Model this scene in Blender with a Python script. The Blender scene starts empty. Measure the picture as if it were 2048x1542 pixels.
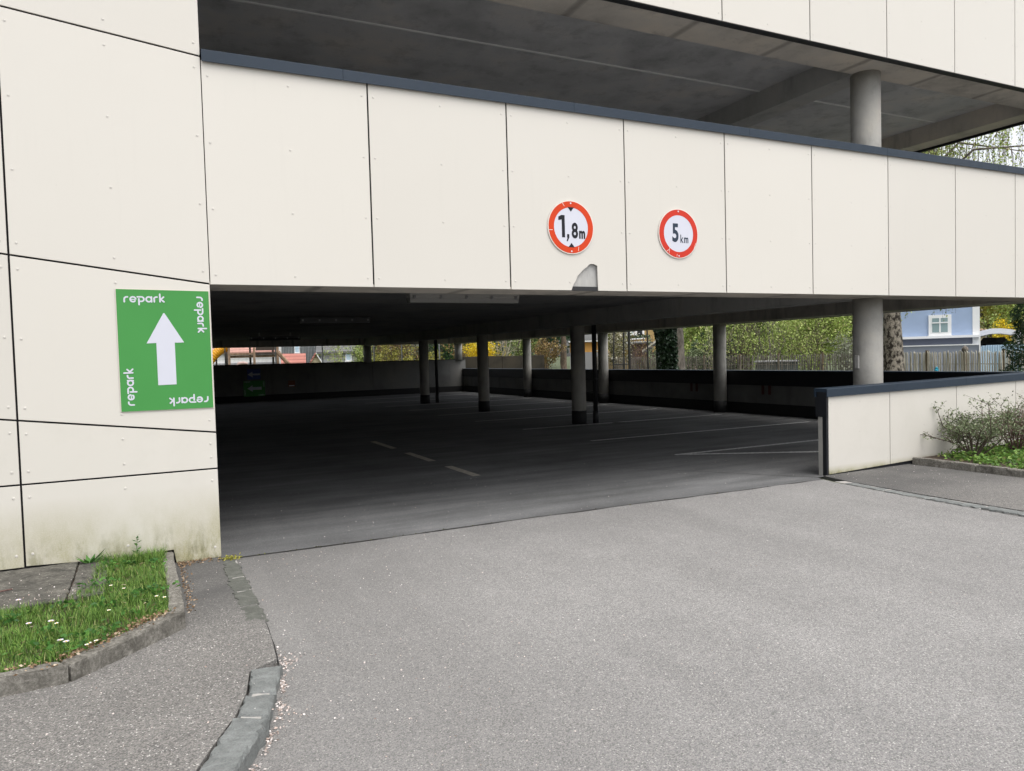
import bpy, bmesh, math, random
import numpy as np
from mathutils import Matrix, Vector
rnd = random.Random(7)
nr = np.random.default_rng(11)
SC = bpy.context.scene
COL = SC.collection
R = math.radians
# ------------------------------------------------------------------ camera
# axes of the place: X along the facade (right), Y into the garage, Z up; eye 1.6 m above the driveway
FPX = 1492.45
CAMR = np.array([[0.8971, -0.0422, 0.4402], [-0.4409, -0.0228, 0.8973], [-0.0278, -0.9989, -0.0391]])
u_, s_, v_ = np.linalg.svd(CAMR); CAMR = u_ @ v_
EYE = np.array([0, 0, 1.6])
cam_d = bpy.data.cameras.new('camera'); cam = bpy.data.objects.new('camera', cam_d); COL.objects.link(cam)
cam_d.sensor_width = 36; cam_d.sensor_fit = 'HORIZONTAL'; cam_d.lens = FPX / 2048 * 36
cam_d.clip_start = 0.05; cam_d.clip_end = 1500
m4 = Matrix.Identity(4)
for i in range(3):
    m4[i][0] = CAMR[i, 0]; m4[i][1] = -CAMR[i, 1]; m4[i][2] = -CAMR[i, 2]; m4[i][3] = EYE[i]
cam.matrix_world = m4
SC.camera = cam
def spot(u, v, depth):
    """world point for a sight line at a given distance (used to lay out the far gardens)"""
    return EYE + (CAMR @ np.array([(u - 1024) / FPX, (v - 771) / FPX, 1.0])) * depth
# ------------------------------------------------------------------ sky, sun, exposure
SUN_EL, SUN_AZ = R(66), R(160)      # azimuth measured from +Y clockwise (behind the camera, a little left)
w = bpy.data.worlds.new('World'); SC.world = w; w.use_nodes = True
nt = w.node_tree; nt.nodes.clear()
sky = nt.nodes.new('ShaderNodeTexSky'); sky.sky_type = 'NISHITA'; sky.sun_disc = False
sky.sun_elevation = SUN_EL; sky.sun_rotation = SUN_AZ; sky.air_density = 1.0; sky.dust_density = 4.0; sky.ozone_density = 1.0
hs = nt.nodes.new('ShaderNodeHueSaturation'); hs.inputs['Saturation'].default_value = 0.22
bg = nt.nodes.new('ShaderNodeBackground'); bg.inputs['Strength'].default_value = 0.15
ow = nt.nodes.new('ShaderNodeOutputWorld')
nt.links.new(sky.outputs[0], hs.inputs['Color']); nt.links.new(hs.outputs[0], bg.inputs['Color']); nt.links.new(bg.outputs[0], ow.inputs[0])
sun_d = bpy.data.lights.new('sun', 'SUN'); sun_d.energy = 0.7; sun_d.angle = R(60); sun_d.color = (1, 0.96, 0.9)
sun = bpy.data.objects.new('sun', sun_d); COL.objects.link(sun)
sdir = Vector((math.sin(SUN_AZ) * math.cos(SUN_EL), math.cos(SUN_AZ) * math.cos(SUN_EL), math.sin(SUN_EL)))
sun.rotation_euler = sdir.to_track_quat('Z', 'Y').to_euler()
SC.view_settings.view_transform = 'Standard'; SC.view_settings.look = 'None'
SC.view_settings.exposure = 0.98; SC.view_settings.gamma = 1; SC.view_settings.use_curve_mapping = False
SC.cycles.max_bounces = 8; SC.cycles.diffuse_bounces = 6

# ------------------------------------------------------------------ materials
MATS = {}
class N:
    def __init__(s, name):
        s.m = bpy.data.materials.new(name); s.m.use_nodes = True; s.t = s.m.node_tree
        s.b = s.t.nodes['Principled BSDF']; s.pos = None
        MATS[name] = s.m
    def n(s, typ, **kw):
        x = s.t.nodes.new(typ)
        for k, v in kw.items(): setattr(x, k, v)
        return x
    def l(s, a, b): s.t.links.new(a, b)
    def P(s, scale=(1, 1, 1)):
        g = s.n('ShaderNodeNewGeometry'); mp = s.n('ShaderNodeMapping'); mp.inputs['Scale'].default_value = scale
        s.l(g.outputs['Position'], mp.inputs['Vector']); return mp.outputs[0]
    def noise(s, sc, det=4, vec=None, rough=.55, dist=0):
        x = s.n('ShaderNodeTexNoise'); x.inputs['Scale'].default_value = sc; x.inputs['Detail'].default_value = det
        x.inputs['Roughness'].default_value = rough; x.inputs['Distortion'].default_value = dist
        s.l(vec if vec is not None else s.P(), x.inputs['Vector']); return x.outputs['Fac']
    def vor(s, sc, vec=None, feat='F1'):
        x = s.n('ShaderNodeTexVoronoi', feature=feat); x.inputs['Scale'].default_value = sc
        s.l(vec if vec is not None else s.P(), x.inputs['Vector']); return x
    def ramp(s, fac, stops):
        x = s.n('ShaderNodeValToRGB'); e = x.color_ramp.elements
        while len(e) < len(stops): e.new(.5)
        for i, (p, c) in enumerate(stops):
            e[i].position = p; e[i].color = (*c, 1) if len(c) == 3 else c
        s.l(fac, x.inputs[0]); return x.outputs[0]
    def val(s, fac, a, b, x, y):
        m = s.n('ShaderNodeMapRange'); m.clamp = True
        for i, v in enumerate((a, b, x, y)): m.inputs[1 + i].default_value = v
        s.l(fac, m.inputs[0]); return m.outputs[0]
    def mix(s, f, a, b, mode='MIX'):
        m = s.n('ShaderNodeMix', data_type='RGBA', blend_type=mode)
        for sock, v in ((m.inputs[0], f), (m.inputs[6], a), (m.inputs[7], b)):
            if isinstance(v, (int, float)): sock.default_value = v
            elif isinstance(v, tuple): sock.default_value = (*v, 1)
            else: s.l(v, sock)
        return m.outputs[2]
    def math(s, op, a, b):
        m = s.n('ShaderNodeMath', operation=op)
        for sock, v in ((m.inputs[0], a), (m.inputs[1], b)):
            if isinstance(v, (int, float)): sock.default_value = v
            else: s.l(v, sock)
        return m.outputs[0]
    def sep(s, axis):
        g = s.n('ShaderNodeNewGeometry'); x = s.n('ShaderNodeSeparateXYZ'); s.l(g.outputs['Position'], x.inputs[0]); return x.outputs[axis]
    def out(s, color=None, rough=.7, metal=0, bump=None, bstr=.3, bdist=.01, spec=.4):
        if color is not None:
            if isinstance(color, tuple): s.b.inputs['Base Color'].default_value = (*color, 1)
            else: s.l(color, s.b.inputs['Base Color'])
        if isinstance(rough, (int, float)): s.b.inputs['Roughness'].default_value = rough
        else: s.l(rough, s.b.inputs['Roughness'])
        s.b.inputs['Metallic'].default_value = metal
        s.b.inputs['Specular IOR Level'].default_value = spec
        if bump is not None:
            b = s.n('ShaderNodeBump'); b.inputs['Strength'].default_value = bstr; b.inputs['Distance'].default_value = bdist
            s.l(bump, b.inputs['Height']); s.l(b.outputs[0], s.b.inputs['Normal'])
        return s.m
def plain(name, col, rough=.6, metal=0, spec=.4, var=.12, sc=6):
    k = N(name); f = k.noise(sc, 4)
    c = k.mix(f, tuple(x * (1 - var) for x in col), tuple(min(1, x * (1 + var)) for x in col))
    return k.out(c, rough, metal, spec=spec)
def asphalt(name, dark, light, cell, white=.04, blotch=.25, extra=None, bs=.5):
    k = N(name); v = k.vor(cell)
    sx = k.n('ShaderNodeSeparateColor'); k.l(v.outputs['Color'], sx.inputs[0])
    d = np.array(dark); l = np.array(light); mid = (d + l) / 2
    c = k.ramp(sx.outputs[0], [(0, tuple(d)), (.35, tuple(mid * np.array((.97, .99, 1.02)))), (.8, tuple(l)), (1 - white, tuple(l * 1.1)), (1 - white + .005, (.55, .53, .5))])
    edge = k.val(v.outputs['Distance'], .1, .75, 1, .74)
    c = k.mix(1.0, c, edge, 'MULTIPLY')
    big = k.val(k.noise(.55, 5, rough=.6), .3, .7, 1 - blotch, 1 + blotch * .5)
    c = k.mix(1.0, c, big, 'MULTIPLY')
    med = k.val(k.noise(4.5, 6, rough=.7), .3, .7, .95, 1.04)
    c = k.mix(1.0, c, med, 'MULTIPLY')
    if extra: c = extra(k, c)
    h = k.math('SUBTRACT', 1.0, v.outputs['Distance'])
    return k.out(c, .88, bump=h, bstr=bs, bdist=.006, spec=.25)
def drive_wear_shade(k, c):
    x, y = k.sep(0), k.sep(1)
    gut = k.math('MULTIPLY', k.val(x, .5, 2.3, 1, 0), k.val(k.noise(1.1, 6, rough=.65), .3, .62, .35, 1))          # darker towards the kerb, broken up by noise
    thr = k.math('MULTIPLY', k.math('MULTIPLY', k.val(y, 4.6, 6.6, 0, 1), k.val(x, .5, 5.5, 1, 0)), k.val(k.noise(.8, 6, rough=.65), .3, .65, .4, 1))  # shade and dirt before the garage entrance, painted into the asphalt colour
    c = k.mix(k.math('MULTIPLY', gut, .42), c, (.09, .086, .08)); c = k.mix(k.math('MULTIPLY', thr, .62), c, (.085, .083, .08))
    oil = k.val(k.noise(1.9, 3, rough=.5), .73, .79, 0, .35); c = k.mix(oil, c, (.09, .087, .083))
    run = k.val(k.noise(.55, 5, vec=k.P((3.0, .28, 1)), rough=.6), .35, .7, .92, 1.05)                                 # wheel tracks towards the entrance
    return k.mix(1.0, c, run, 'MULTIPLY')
asphalt('asphalt_drive', (.165, .160, .154), (.335, .324, .311), 190, .022, .12, drive_wear_shade, bs=.3)
def path_shade_dirt(k, c):
    y = k.sep(1); t = k.math('MULTIPLY', k.val(y, 4.6, 5.6, 0, 1), k.val(k.noise(1.5, 5), .3, .6, .5, 1))          # shade and dirt by the wall, darkened into the colour
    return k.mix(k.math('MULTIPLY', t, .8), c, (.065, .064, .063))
asphalt('asphalt_path', (.105, .10, .094), (.255, .242, .225), 165, .03, .16, path_shade_dirt, bs=.35)
def dusty(k, c):
    t = k.val(k.noise(1.3, 5, vec=k.P((.35, 2.2, 1))), .35, .7, .72, 1.15)
    return k.mix(1.0, c, t, 'MULTIPLY')
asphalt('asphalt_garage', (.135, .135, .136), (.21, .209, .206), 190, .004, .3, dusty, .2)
def panel_mat(name, stain=False):
    k = N(name); f = k.noise(.45, 4)
    oi = k.n('ShaderNodeObjectInfo')
    c = k.mix(f, (.598, .570, .515), (.635, .608, .557))
    c = k.mix(1.0, c, k.val(oi.outputs['Random'], 0, 1, .965, 1.015), 'MULTIPLY')
    # faint vertical rain marks and rubbed spots
    st = k.val(k.noise(3, 5, vec=k.P((6, 6, .35)), rough=.65), .58, .85, 1.0, .975)
    c = k.mix(1.0, c, st, 'MULTIPLY')
    sp = k.val(k.noise(38, 2), .72, .8, 0, .25)
    c = k.mix(sp, c, (.5, .48, .43))
    if stain:
        z = k.sep(2)
        film = k.math('MULTIPLY', k.val(z, .0, stain, 1, 0), k.val(k.noise(2.2, 6, vec=k.P((1.6, 1, .8)), rough=.65), .3, .7, .25, 1))
        film = k.math('MULTIPLY', film, k.val(k.noise(110, 3, rough=.7), .3, .6, .55, 1))
        c = k.mix(k.math('MULTIPLY', film, 1.25), c, (.27, .25, .085))
        deep = k.math('MULTIPLY', k.val(z, .0, stain * .55, 1, 0), k.val(k.noise(6, 7, vec=k.P((1.5, 1, .6)), rough=.75), .46, .62, 0, 1))
        c = k.mix(k.math('MULTIPLY', deep, .85), c, (.12, .118, .04))
        gr = k.val(k.noise(1.4, 6, rough=.7), .5, .72, 0, .10); c = k.mix(gr, c, (.3, .28, .22))
    return k.out(c, .42, bump=k.noise(160, 2), bstr=.05, bdist=.002, spec=.35)
panel_mat('cladding'); panel_mat('cladding_mossy', .62); panel_mat('cladding_grimy', .12)
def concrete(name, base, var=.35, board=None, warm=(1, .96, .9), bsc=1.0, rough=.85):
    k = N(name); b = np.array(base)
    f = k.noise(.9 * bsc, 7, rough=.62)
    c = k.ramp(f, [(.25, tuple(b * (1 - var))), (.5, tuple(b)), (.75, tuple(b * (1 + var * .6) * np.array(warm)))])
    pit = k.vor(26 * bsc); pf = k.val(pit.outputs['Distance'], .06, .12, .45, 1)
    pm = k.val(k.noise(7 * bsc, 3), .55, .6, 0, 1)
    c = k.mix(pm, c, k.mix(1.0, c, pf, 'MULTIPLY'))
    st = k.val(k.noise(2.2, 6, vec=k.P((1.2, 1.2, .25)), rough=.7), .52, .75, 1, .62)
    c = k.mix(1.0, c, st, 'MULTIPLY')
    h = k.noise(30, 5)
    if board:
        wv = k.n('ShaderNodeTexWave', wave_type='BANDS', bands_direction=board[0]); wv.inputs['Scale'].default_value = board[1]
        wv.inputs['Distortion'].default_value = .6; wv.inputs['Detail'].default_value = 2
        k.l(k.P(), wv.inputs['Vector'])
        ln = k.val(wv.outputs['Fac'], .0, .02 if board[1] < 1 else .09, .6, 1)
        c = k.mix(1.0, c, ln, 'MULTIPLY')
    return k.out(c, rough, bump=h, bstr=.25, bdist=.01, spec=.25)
concrete('concrete', (.44, .435, .42), .25)
concrete('concrete_upper', (.55, .55, .55), .4, None, (1, .93, .85))
concrete('concrete_ceiling', (.38, .38, .38), .35, ('Y', 1.7))
concrete('concrete_soffit', (.55, .51, .455), .42, ('X', .22))
concrete('concrete_column', (.34, .33, .305), .34, bsc=2.2)
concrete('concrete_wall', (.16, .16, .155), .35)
concrete('concrete_shaded', (.036, .031, .023), .6, bsc=2)  # retaining wall: the shade of the trees is darkened into this colour
def rough_concrete(name, a, b_, stainc, amt):
    k = N(name); f = k.noise(55, 8, rough=.75); c = k.ramp(f, [(.32, tuple(np.array(a) * .55)), (.48, a), (.66, b_)])
    s2 = k.val(k.noise(5, 8, rough=.75, dist=.8), .5 - amt * .12, .66, 0, .9); c = k.mix(s2, c, stainc)
    s3 = k.val(k.noise(17, 6, rough=.7), .58, .7, 0, .55); c = k.mix(s3, c, tuple(np.array(b_) * 1.25))
    return k.out(c, .92, bump=f, bstr=.7, bdist=.008, spec=.2)
rough_concrete('kerb_concrete', (.17, .16, .14), (.29, .275, .245), (.07, .065, .055), .3)
rough_concrete('slab_concrete', (.16, .15, .13), (.25, .24, .21), (.022, .022, .02), 2.2)
def stone(name, base):
    k = N(name); b = np.array(base); f = k.noise(14, 8, rough=.7)
    c = k.ramp(f, [(.3, tuple(b * .72)), (.52, tuple(b)), (.72, tuple(b * 1.35))])
    fine = k.val(k.noise(120, 4, rough=.7), .35, .65, .82, 1.16); c = k.mix(1.0, c, fine, 'MULTIPLY')
    v = k.val(k.noise(5, 5, vec=k.P((1, 3, 2)), dist=1.5), .57, .62, 0, .3)
    c = k.mix(v, c, tuple(b * 1.6))
    return k.out(c, .75, bump=k.noise(45, 8, rough=.75), bstr=.8, bdist=.012, spec=.3)
stone('kerb_slate', (.168, .177, .172)); stone('kerb_flush', (.105, .108, .095)); stone('kerb_granite', (.30, .29, .27))
plain('mortar', (.33, .315, .295), .9, var=.3, sc=40)
plain('tar', (.022, .021, .020), .8, var=.4, sc=20)
def coping_mat():
    k = N('coping_metal'); f = k.noise(1.2, 4)
    return k.out(k.mix(f, (.016, .027, .042), (.024, .037, .056)), k.val(k.noise(8, 5), .3, .7, .45, .6), 0, spec=.3)
coping_mat()
plain('black_metal', (.010, .011, .014), .55, var=.2)
plain('dark_backing', (.018, .018, .02), .8)
plain('black_paint', (.014, .014, .015), .75, var=.4, sc=9)
plain('pipe_metal', (.02, .02, .022), .5)
plain('screw_steel', (.58, .555, .51), .4, 0, .45, .05)
plain('screw_shadow', (.4, .39, .36), .5)
plain('sign_green', (.062, .265, .066), .45, spec=.2, var=.07, sc=2)
plain('sign_white', (.58, .59, .66), .45, spec=.2, var=.03)
plain('sign_red', (.56, .048, .010), .45, spec=.2, var=.10, sc=9)
plain('sign_red_b', (.53, .036, .018), .45, spec=.2, var=.10, sc=9)
plain('sign_black', (.012, .013, .018), .5, spec=.2)
plain('sign_slate', (.028, .042, .065), .5, spec=.2)
plain('sign_blue', (.01, .05, .28), .4); plain('sign_orange', (.2, .06, .02), .5)
plain('sign_edge', (.72, .64, .58), .4)
plain('red_paint', (.075, .018, .016), .7, var=.35, sc=14)
def line_mat():
    k = N('line_paint'); f = k.noise(22, 6, rough=.75)
    c = k.mix(k.val(f, .42, .62, .75, 0), (.78, .775, .76), (.2, .2, .198))
    return k.out(c, .8)
line_mat()
def dash_mat():
    k = N('dash_paint'); f = k.noise(16, 6, rough=.75)
    c = k.mix(k.val(f, .45, .65, .6, 0), (.60, .55, .46), (.2, .19, .17))
    return k.out(c, .8)
dash_mat()
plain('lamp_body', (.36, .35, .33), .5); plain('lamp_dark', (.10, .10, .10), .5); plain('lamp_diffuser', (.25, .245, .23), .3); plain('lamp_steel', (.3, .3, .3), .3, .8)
def leafy(name, stops, rough=.55, trans=.25):
    k = N(name); g = k.n('ShaderNodeNewGeometry')
    c = k.ramp(g.outputs['Random Per Island'], stops)
    k.out(c, rough, spec=.3)
    tr = k.n('ShaderNodeBsdfTranslucent'); k.l(c, tr.inputs[0])
    mx = k.n('ShaderNodeMixShader'); mx.inputs[0].default_value = trans
    k.l(k.b.outputs[0], mx.inputs[1]); k.l(tr.outputs[0], mx.inputs[2])
    o = [x for x in k.t.nodes if x.type == 'OUTPUT_MATERIAL'][0]; k.l(mx.outputs[0], o.inputs[0])
    return k.m
leafy('grass_blade', [(0, (.045, .085, .018)), (.3, (.085, .18, .03)), (.7, (.165, .30, .055)), (.93, (.24, .35, .08)), (1, (.40, .36, .17))])
leafy('weed_leaf', [(0, (.03, .085, .02)), (.6, (.06, .17, .03)), (1, (.10, .24, .04))])
leafy('leaf_spring', [(0, (.14, .13, .05)), (.15, (.17, .24, .05)), (.5, (.34, .45, .10)), (.88, (.56, .64, .23)), (1, (.36, .28, .14))])
leafy('leaf_green', [(0, (.07, .08, .03)), (.4, (.17, .25, .05)), (.85, (.44, .54, .18)), (1, (.25, .2, .1))])
leafy('leaf_yellow_green', [(0, (.16, .17, .03)), (.5, (.32, .31, .05)), (1, (.46, .42, .09))])
leafy('leaf_dark', [(0, (.012, .028, .012)), (.6, (.03, .065, .025)), (1, (.055, .10, .045))])
leafy('leaf_fir', [(0, (.012, .035, .014)), (.6, (.03, .08, .025)), (1, (.06, .15, .04))])
leafy('leaf_ivy', [(0, (.010, .022, .010)), (.6, (.028, .06, .028)), (.85, (.07, .11, .07)), (1, (.25, .31, .27))], .3, .1)
leafy('leaf_forsythia', [(0, (.6, .42, .01)), (.6, (.8, .62, .02)), (1, (.85, .72, .06))])
leafy('leaf_brown', [(0, (.10, .07, .03)), (.5, (.22, .15, .06)), (.85, (.33, .22, .09)), (1, (.3, .3, .08))])
leafy('leaf_grey', [(0, (.12, .12, .08)), (.5, (.26, .27, .2)), (1, (.40, .43, .33))])
leafy('leaf_blossom', [(0, (.08, .08, .03)), (.55, (.2, .19, .08)), (.7, (.6, .56, .42)), (1, (.8, .77, .68))])
leafy('leaf_bush', [(0, (.08, .10, .05)), (.5, (.17, .22, .11)), (1, (.30, .34, .2))])
leafy('petal', [(0, (.42, .32, .27)), (.5, (.60, .52, .48)), (1, (.72, .68, .66))], .7, .1)
leafy('litter', [(0, (.10, .065, .035)), (.5, (.22, .14, .08)), (.85, (.34, .24, .15)), (1, (.5, .42, .32))], .8, .05)
leafy('leaf_moss', [(0, (.03, .028, .02)), (.6, (.06, .06, .028)), (1, (.14, .15, .05))], .9, .05)
plain('flower_white', (.8, .8, .78), .6); plain('flower_lilac', (.68, .6, .72), .6); plain('flower_yellow', (.75, .5, .03), .6)
def bark(name, a, b, sc=8, zs=.4):
    k = N(name); f = k.noise(sc, 7, vec=k.P((1, 1, zs)), rough=.7); q = .06 if 'birch' in name else .13
    c = k.ramp(f, [(.5 - q, a), (.5, tuple((np.array(a) + np.array(b)) / 2)), (.5 + q, b)])
    return k.out(c, .9, bump=f, bstr=.8, bdist=.04)
bark('bark_brown', (.05, .037, .026), (.16, .12, .085)); bark('bark_grey', (.07, .06, .05), (.24, .21, .18))
bark('bark_birch', (.03, .023, .017), (.36, .32, .265), 12, .6)
bark('twig', (.06, .045, .035), (.15, .115, .09)); bark('twig_pale', (.25, .22, .16), (.5, .45, .36)); bark('twig_red', (.09, .05, .045), (.2, .12, .10))
bark('picket_pale', (.40, .37, .30), (.72, .68, .58), 10, .15); bark('picket_grey', (.11, .10, .085), (.27, .25, .215), 10, .15)
bark('post_wood', (.11, .08, .05), (.25, .19, .13), 6, .2); bark('wood_play', (.16, .10, .06), (.36, .25, .17), 5, .3); bark('wood_dark', (.03, .025, .02), (.07, .055, .045), 5, .3)
plain('soil', (.06, .042, .03), .95, var=.5, sc=18); plain('lawn', (.06, .075, .03), .9, var=.5, sc=3)
plain('slide_yellow', (.72, .33, .01), .35, var=.08)
def tiles(name, base):
    k = N(name); wv = k.n('ShaderNodeTexWave', wave_type='BANDS', bands_direction='Z'); wv.inputs['Scale'].default_value = 1.6; k.l(k.P(), wv.inputs['Vector'])
    b = np.array(base); c = k.mix(wv.outputs['Fac'], tuple(b * .7), tuple(b * 1.15)); c = k.mix(k.val(k.noise(1.5, 4), .3, .7, 0, .35), c, tuple(b * .6))
    return k.out(c, .85, bump=wv.outputs['Fac'], bstr=.5, bdist=.04)
tiles('roof_red', (.42, .17, .135)); tiles('roof_pink', (.5, .27, .22)); tiles('roof_grey', (.14, .14, .14)); tiles('roof_brown', (.30, .19, .13))
def render_mat(name, col):
    k = N(name); f = k.noise(2, 5); b = np.array(col)
    c = k.mix(f, tuple(b * .92), tuple(np.minimum(b * 1.06, .85)))
    return k.out(c, .85, bump=k.noise(60, 4), bstr=.2, bdist=.01)
render_mat('wall_blue', (.34, .43, .60)); render_mat('wall_white', (.78, .78, .76)); render_mat('wall_greyblue', (.25, .27, .33))
render_mat('wall_ochre', (.42, .29, .12)); render_mat('wall_orange', (.65, .35, .10)); render_mat('wall_dark', (.10, .115, .115)); render_mat('wall_cream', (.6, .52, .36)); render_mat('wall_pink', (.55, .40, .36)); render_mat('wall_grey', (.32, .32, .33)); render_mat('wall_brown', (.10, .075, .065))
plain('trim_white', (.80, .80, .80), .5, var=.03)
plain('sheet_blue', (.45, .58, .68), .45, var=.05); plain('car_paint', (.012, .012, .014), .25, 0, .6); plain('tyre', (.015, .015, .015), .9); plain('rim', (.4, .4, .42), .3, .8); plain('lamp_red', (.4, .02, .02), .3)
def glass_mat(name, col):
    k = N(name); k.out(col, .08, 0, spec=.5); return k.m
glass_mat('glass_window', (.25, .34, .35)); glass_mat('glass_dark', (.02, .022, .025))
plain('cyan_plastic', (.02, .42, .62), .5)
plain('wire_green', (.05, .07, .06), .5); plain('wire_grey', (.5, .52, .53), .4, .3)
plain('pole_dark', (.02, .02, .02), .6)

# ------------------------------------------------------------------ building helpers
LOC = {}
def setp(o, label=None, cat=None, group=None, kind=None):
    if label: o['label'] = label
    if cat: o['category'] = cat
    if group: o['group'] = group
    if kind: o['kind'] = kind
    return o
def empty(name, loc, label, cat, group=None):
    o = bpy.data.objects.new(name, None); COL.objects.link(o); o.location = loc; o.empty_display_size = .2
    LOC[o.name] = np.array(loc, float)
    return setp(o, label, cat, group)
class MB:
    def __init__(s): s.v = []; s.f = []
    def add(s, vs, fs):
        o = len(s.v); s.v += [tuple(map(float, p)) for p in vs]; s.f += [tuple(i + o for i in f) for f in fs]; return s
    def box(s, x0, x1, y0, y1, z0, z1, c=0.0, M=None):
        """axis box; c > 0 chamfers all edges"""
        if c <= 0:
            vs = [(x, y, z) for z in (z0, z1) for y in (y0, y1) for x in (x0, x1)]
            fs = [(0, 2, 3, 1), (4, 5, 7, 6), (0, 1, 5, 4), (2, 6, 7, 3), (0, 4, 6, 2), (1, 3, 7, 5)]
        else:
            bm = bmesh.new(); r = bmesh.ops.create_cube(bm, size=1)
            for v in bm.verts: v.co = ((x0 + x1) / 2 + v.co.x * (x1 - x0), (y0 + y1) / 2 + v.co.y * (y1 - y0), (z0 + z1) / 2 + v.co.z * (z1 - z0))
            bmesh.ops.bevel(bm, geom=list(bm.edges), offset=c, segments=1, affect='EDGES')
            bm.verts.index_update()
            vs = [tuple(v.co) for v in bm.verts]; fs = [tuple(v.index for v in f.verts) for f in bm.faces]; bm.free()
        if M is not None: vs = [M(p) for p in vs]
        return s.add(vs, fs)
    def prism(s, poly, axis, a, b, M=None):
        """poly: 2D points (counter-clockwise) extruded along axis 'x','y','z' from a to b"""
        n = len(poly)
        def mk(p, t): return {'x': (t, p[0], p[1]), 'y': (p[0], t, p[1]), 'z': (p[0], p[1], t)}[axis]
        vs = [mk(p, a) for p in poly] + [mk(p, b) for p in poly]
        fs = [tuple(range(n))[::-1], tuple(range(n, 2 * n))] + [(i, (i + 1) % n, n + (i + 1) % n, n + i) for i in range(n)]
        if axis == 'y': fs = [f[::-1] for f in fs]
        if M is not None: vs = [M(p) for p in vs]
        return s.add(vs, fs)
    def tube(s, pts, rad, n=8, cap=True):
        pts = [np.array(p, float) for p in pts]
        if not hasattr(rad, '__len__'): rad = [rad] * len(pts)
        vs = []; fs = []
        up = np.array([.13, .21, .97])
        for i, p in enumerate(pts):
            t = pts[min(i + 1, len(pts) - 1)] - pts[max(i - 1, 0)]; t = t / (np.linalg.norm(t) + 1e-9)
            a = np.cross(t, up)
            if np.linalg.norm(a) < .25: a = np.cross(t, np.array([1., .1, 0]))
            a /= np.linalg.norm(a); b = np.cross(t, a)
            for k in range(n):
                q = 2 * math.pi * k / n; vs.append(p + (a * math.cos(q) + b * math.sin(q)) * rad[i])
        for i in range(len(pts) - 1):
            for k in range(n):
                fs.append((i * n + k, i * n + (k + 1) % n, (i + 1) * n + (k + 1) % n, (i + 1) * n + k))
        if cap:
            fs.append(tuple(range(n))); L = (len(pts) - 1) * n; fs.append(tuple(range(L + n - 1, L - 1, -1)))
        return s.add(vs, fs)
    def cyl(s, x, y, z0, z1, r, n=24, r1=None):
        r1 = r if r1 is None else r1
        vs = [(x + r * math.cos(2 * math.pi * k / n), y + r * math.sin(2 * math.pi * k / n), z0) for k in range(n)] + [(x + r1 * math.cos(2 * math.pi * k / n), y + r1 * math.sin(2 * math.pi * k / n), z1) for k in range(n)]
        fs = [(k, (k + 1) % n, n + (k + 1) % n, n + k) for k in range(n)] + [tuple(range(n))[::-1], tuple(range(n, 2 * n))]
        return s.add(vs, fs)
    def build(s, name, mat, parent=None, smooth=False, base=None):
        me = bpy.data.meshes.new(name)
        off = np.zeros(3)
        if parent is not None: off = LOC.get(parent.name, np.zeros(3))
        elif base is not None: off = np.array(base, float)
        V = np.array(s.v) - off
        me.from_pydata(V.tolist(), [], s.f); me.update()
        if smooth is True: me.polygons.foreach_set('use_smooth', [True] * len(me.polygons))
        elif smooth == 'auto':
            me.polygons.foreach_set('use_smooth', [len(p.vertices) == 4 for p in me.polygons])
        me.materials.append(MATS[mat])
        o = bpy.data.objects.new(name, me); COL.objects.link(o)
        if parent is not None: o.parent = parent; LOC[o.name] = LOC.get(parent.name, np.zeros(3))
        else: o.location = tuple(off); LOC[o.name] = off
        return o
def fast_mesh(name, V, F, mat, parent=None, base=None):
    me = bpy.data.meshes.new(name)
    off = LOC.get(parent.name, np.zeros(3)) if parent is not None else (np.zeros(3) if base is None else np.array(base, float))
    V = np.asarray(V, float) - off; F = np.asarray(F)
    k = F.shape[1]
    me.vertices.add(len(V)); me.vertices.foreach_set('co', V.ravel())
    me.loops.add(F.size); me.loops.foreach_set('vertex_index', F.ravel().astype(np.int32))
    me.polygons.add(len(F)); me.polygons.foreach_set('loop_start', np.arange(0, F.size, k, dtype=np.int32)); me.polygons.foreach_set('loop_total', np.full(len(F), k, np.int32))
    me.update(calc_edges=True); me.validate()
    me.materials.append(MATS[mat])
    o = bpy.data.objects.new(name, me); COL.objects.link(o)
    if parent is not None: o.parent = parent; LOC[o.name] = off
    else: o.location = tuple(off); LOC[o.name] = off
    return o
def inst(src, parent, loc, name=None, rot=None, scale=None):
    """a further piece that shares its mesh with src; loc in the place's own axes"""
    o = bpy.data.objects.new(name or src.name.split('.')[0], src.data); COL.objects.link(o)
    o.parent = parent; o.location = tuple(np.array(loc) - LOC.get(parent.name, np.zeros(3)))
    if rot: o.rotation_euler = rot
    if scale: o.scale = scale
    return o
def data(mb, name, mat):
    me = bpy.data.meshes.new(name); me.from_pydata(mb.v, [], mb.f); me.update(); me.materials.append(MATS[mat]); return me
def put(name, me, parent, loc, rot=None, scale=None):
    o = bpy.data.objects.new(name, me); COL.objects.link(o); o.parent = parent
    o.location = tuple(np.array(loc, float) - (LOC.get(parent.name, np.zeros(3)) if parent is not None else 0))
    if rot: o.rotation_euler = rot
    if scale: o.scale = scale
    LOC[o.name] = np.array(loc, float)
    return o
def sheet(name, x0, x1, y0, y1, z, mat, step=None):
    b = MB(); b.add([(x0, y0, z), (x1, y0, z), (x1, y1, z), (x0, y1, z)], [(0, 1, 2, 3)])
    return setp(b.build(name, mat), kind='structure')
def poly(name, pts, z, mat, parent=None):
    b = MB(); b.add([(x, y, z) for x, y in pts], [tuple(range(len(pts)))])
    o = b.build(name, mat, parent)
    return o

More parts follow.
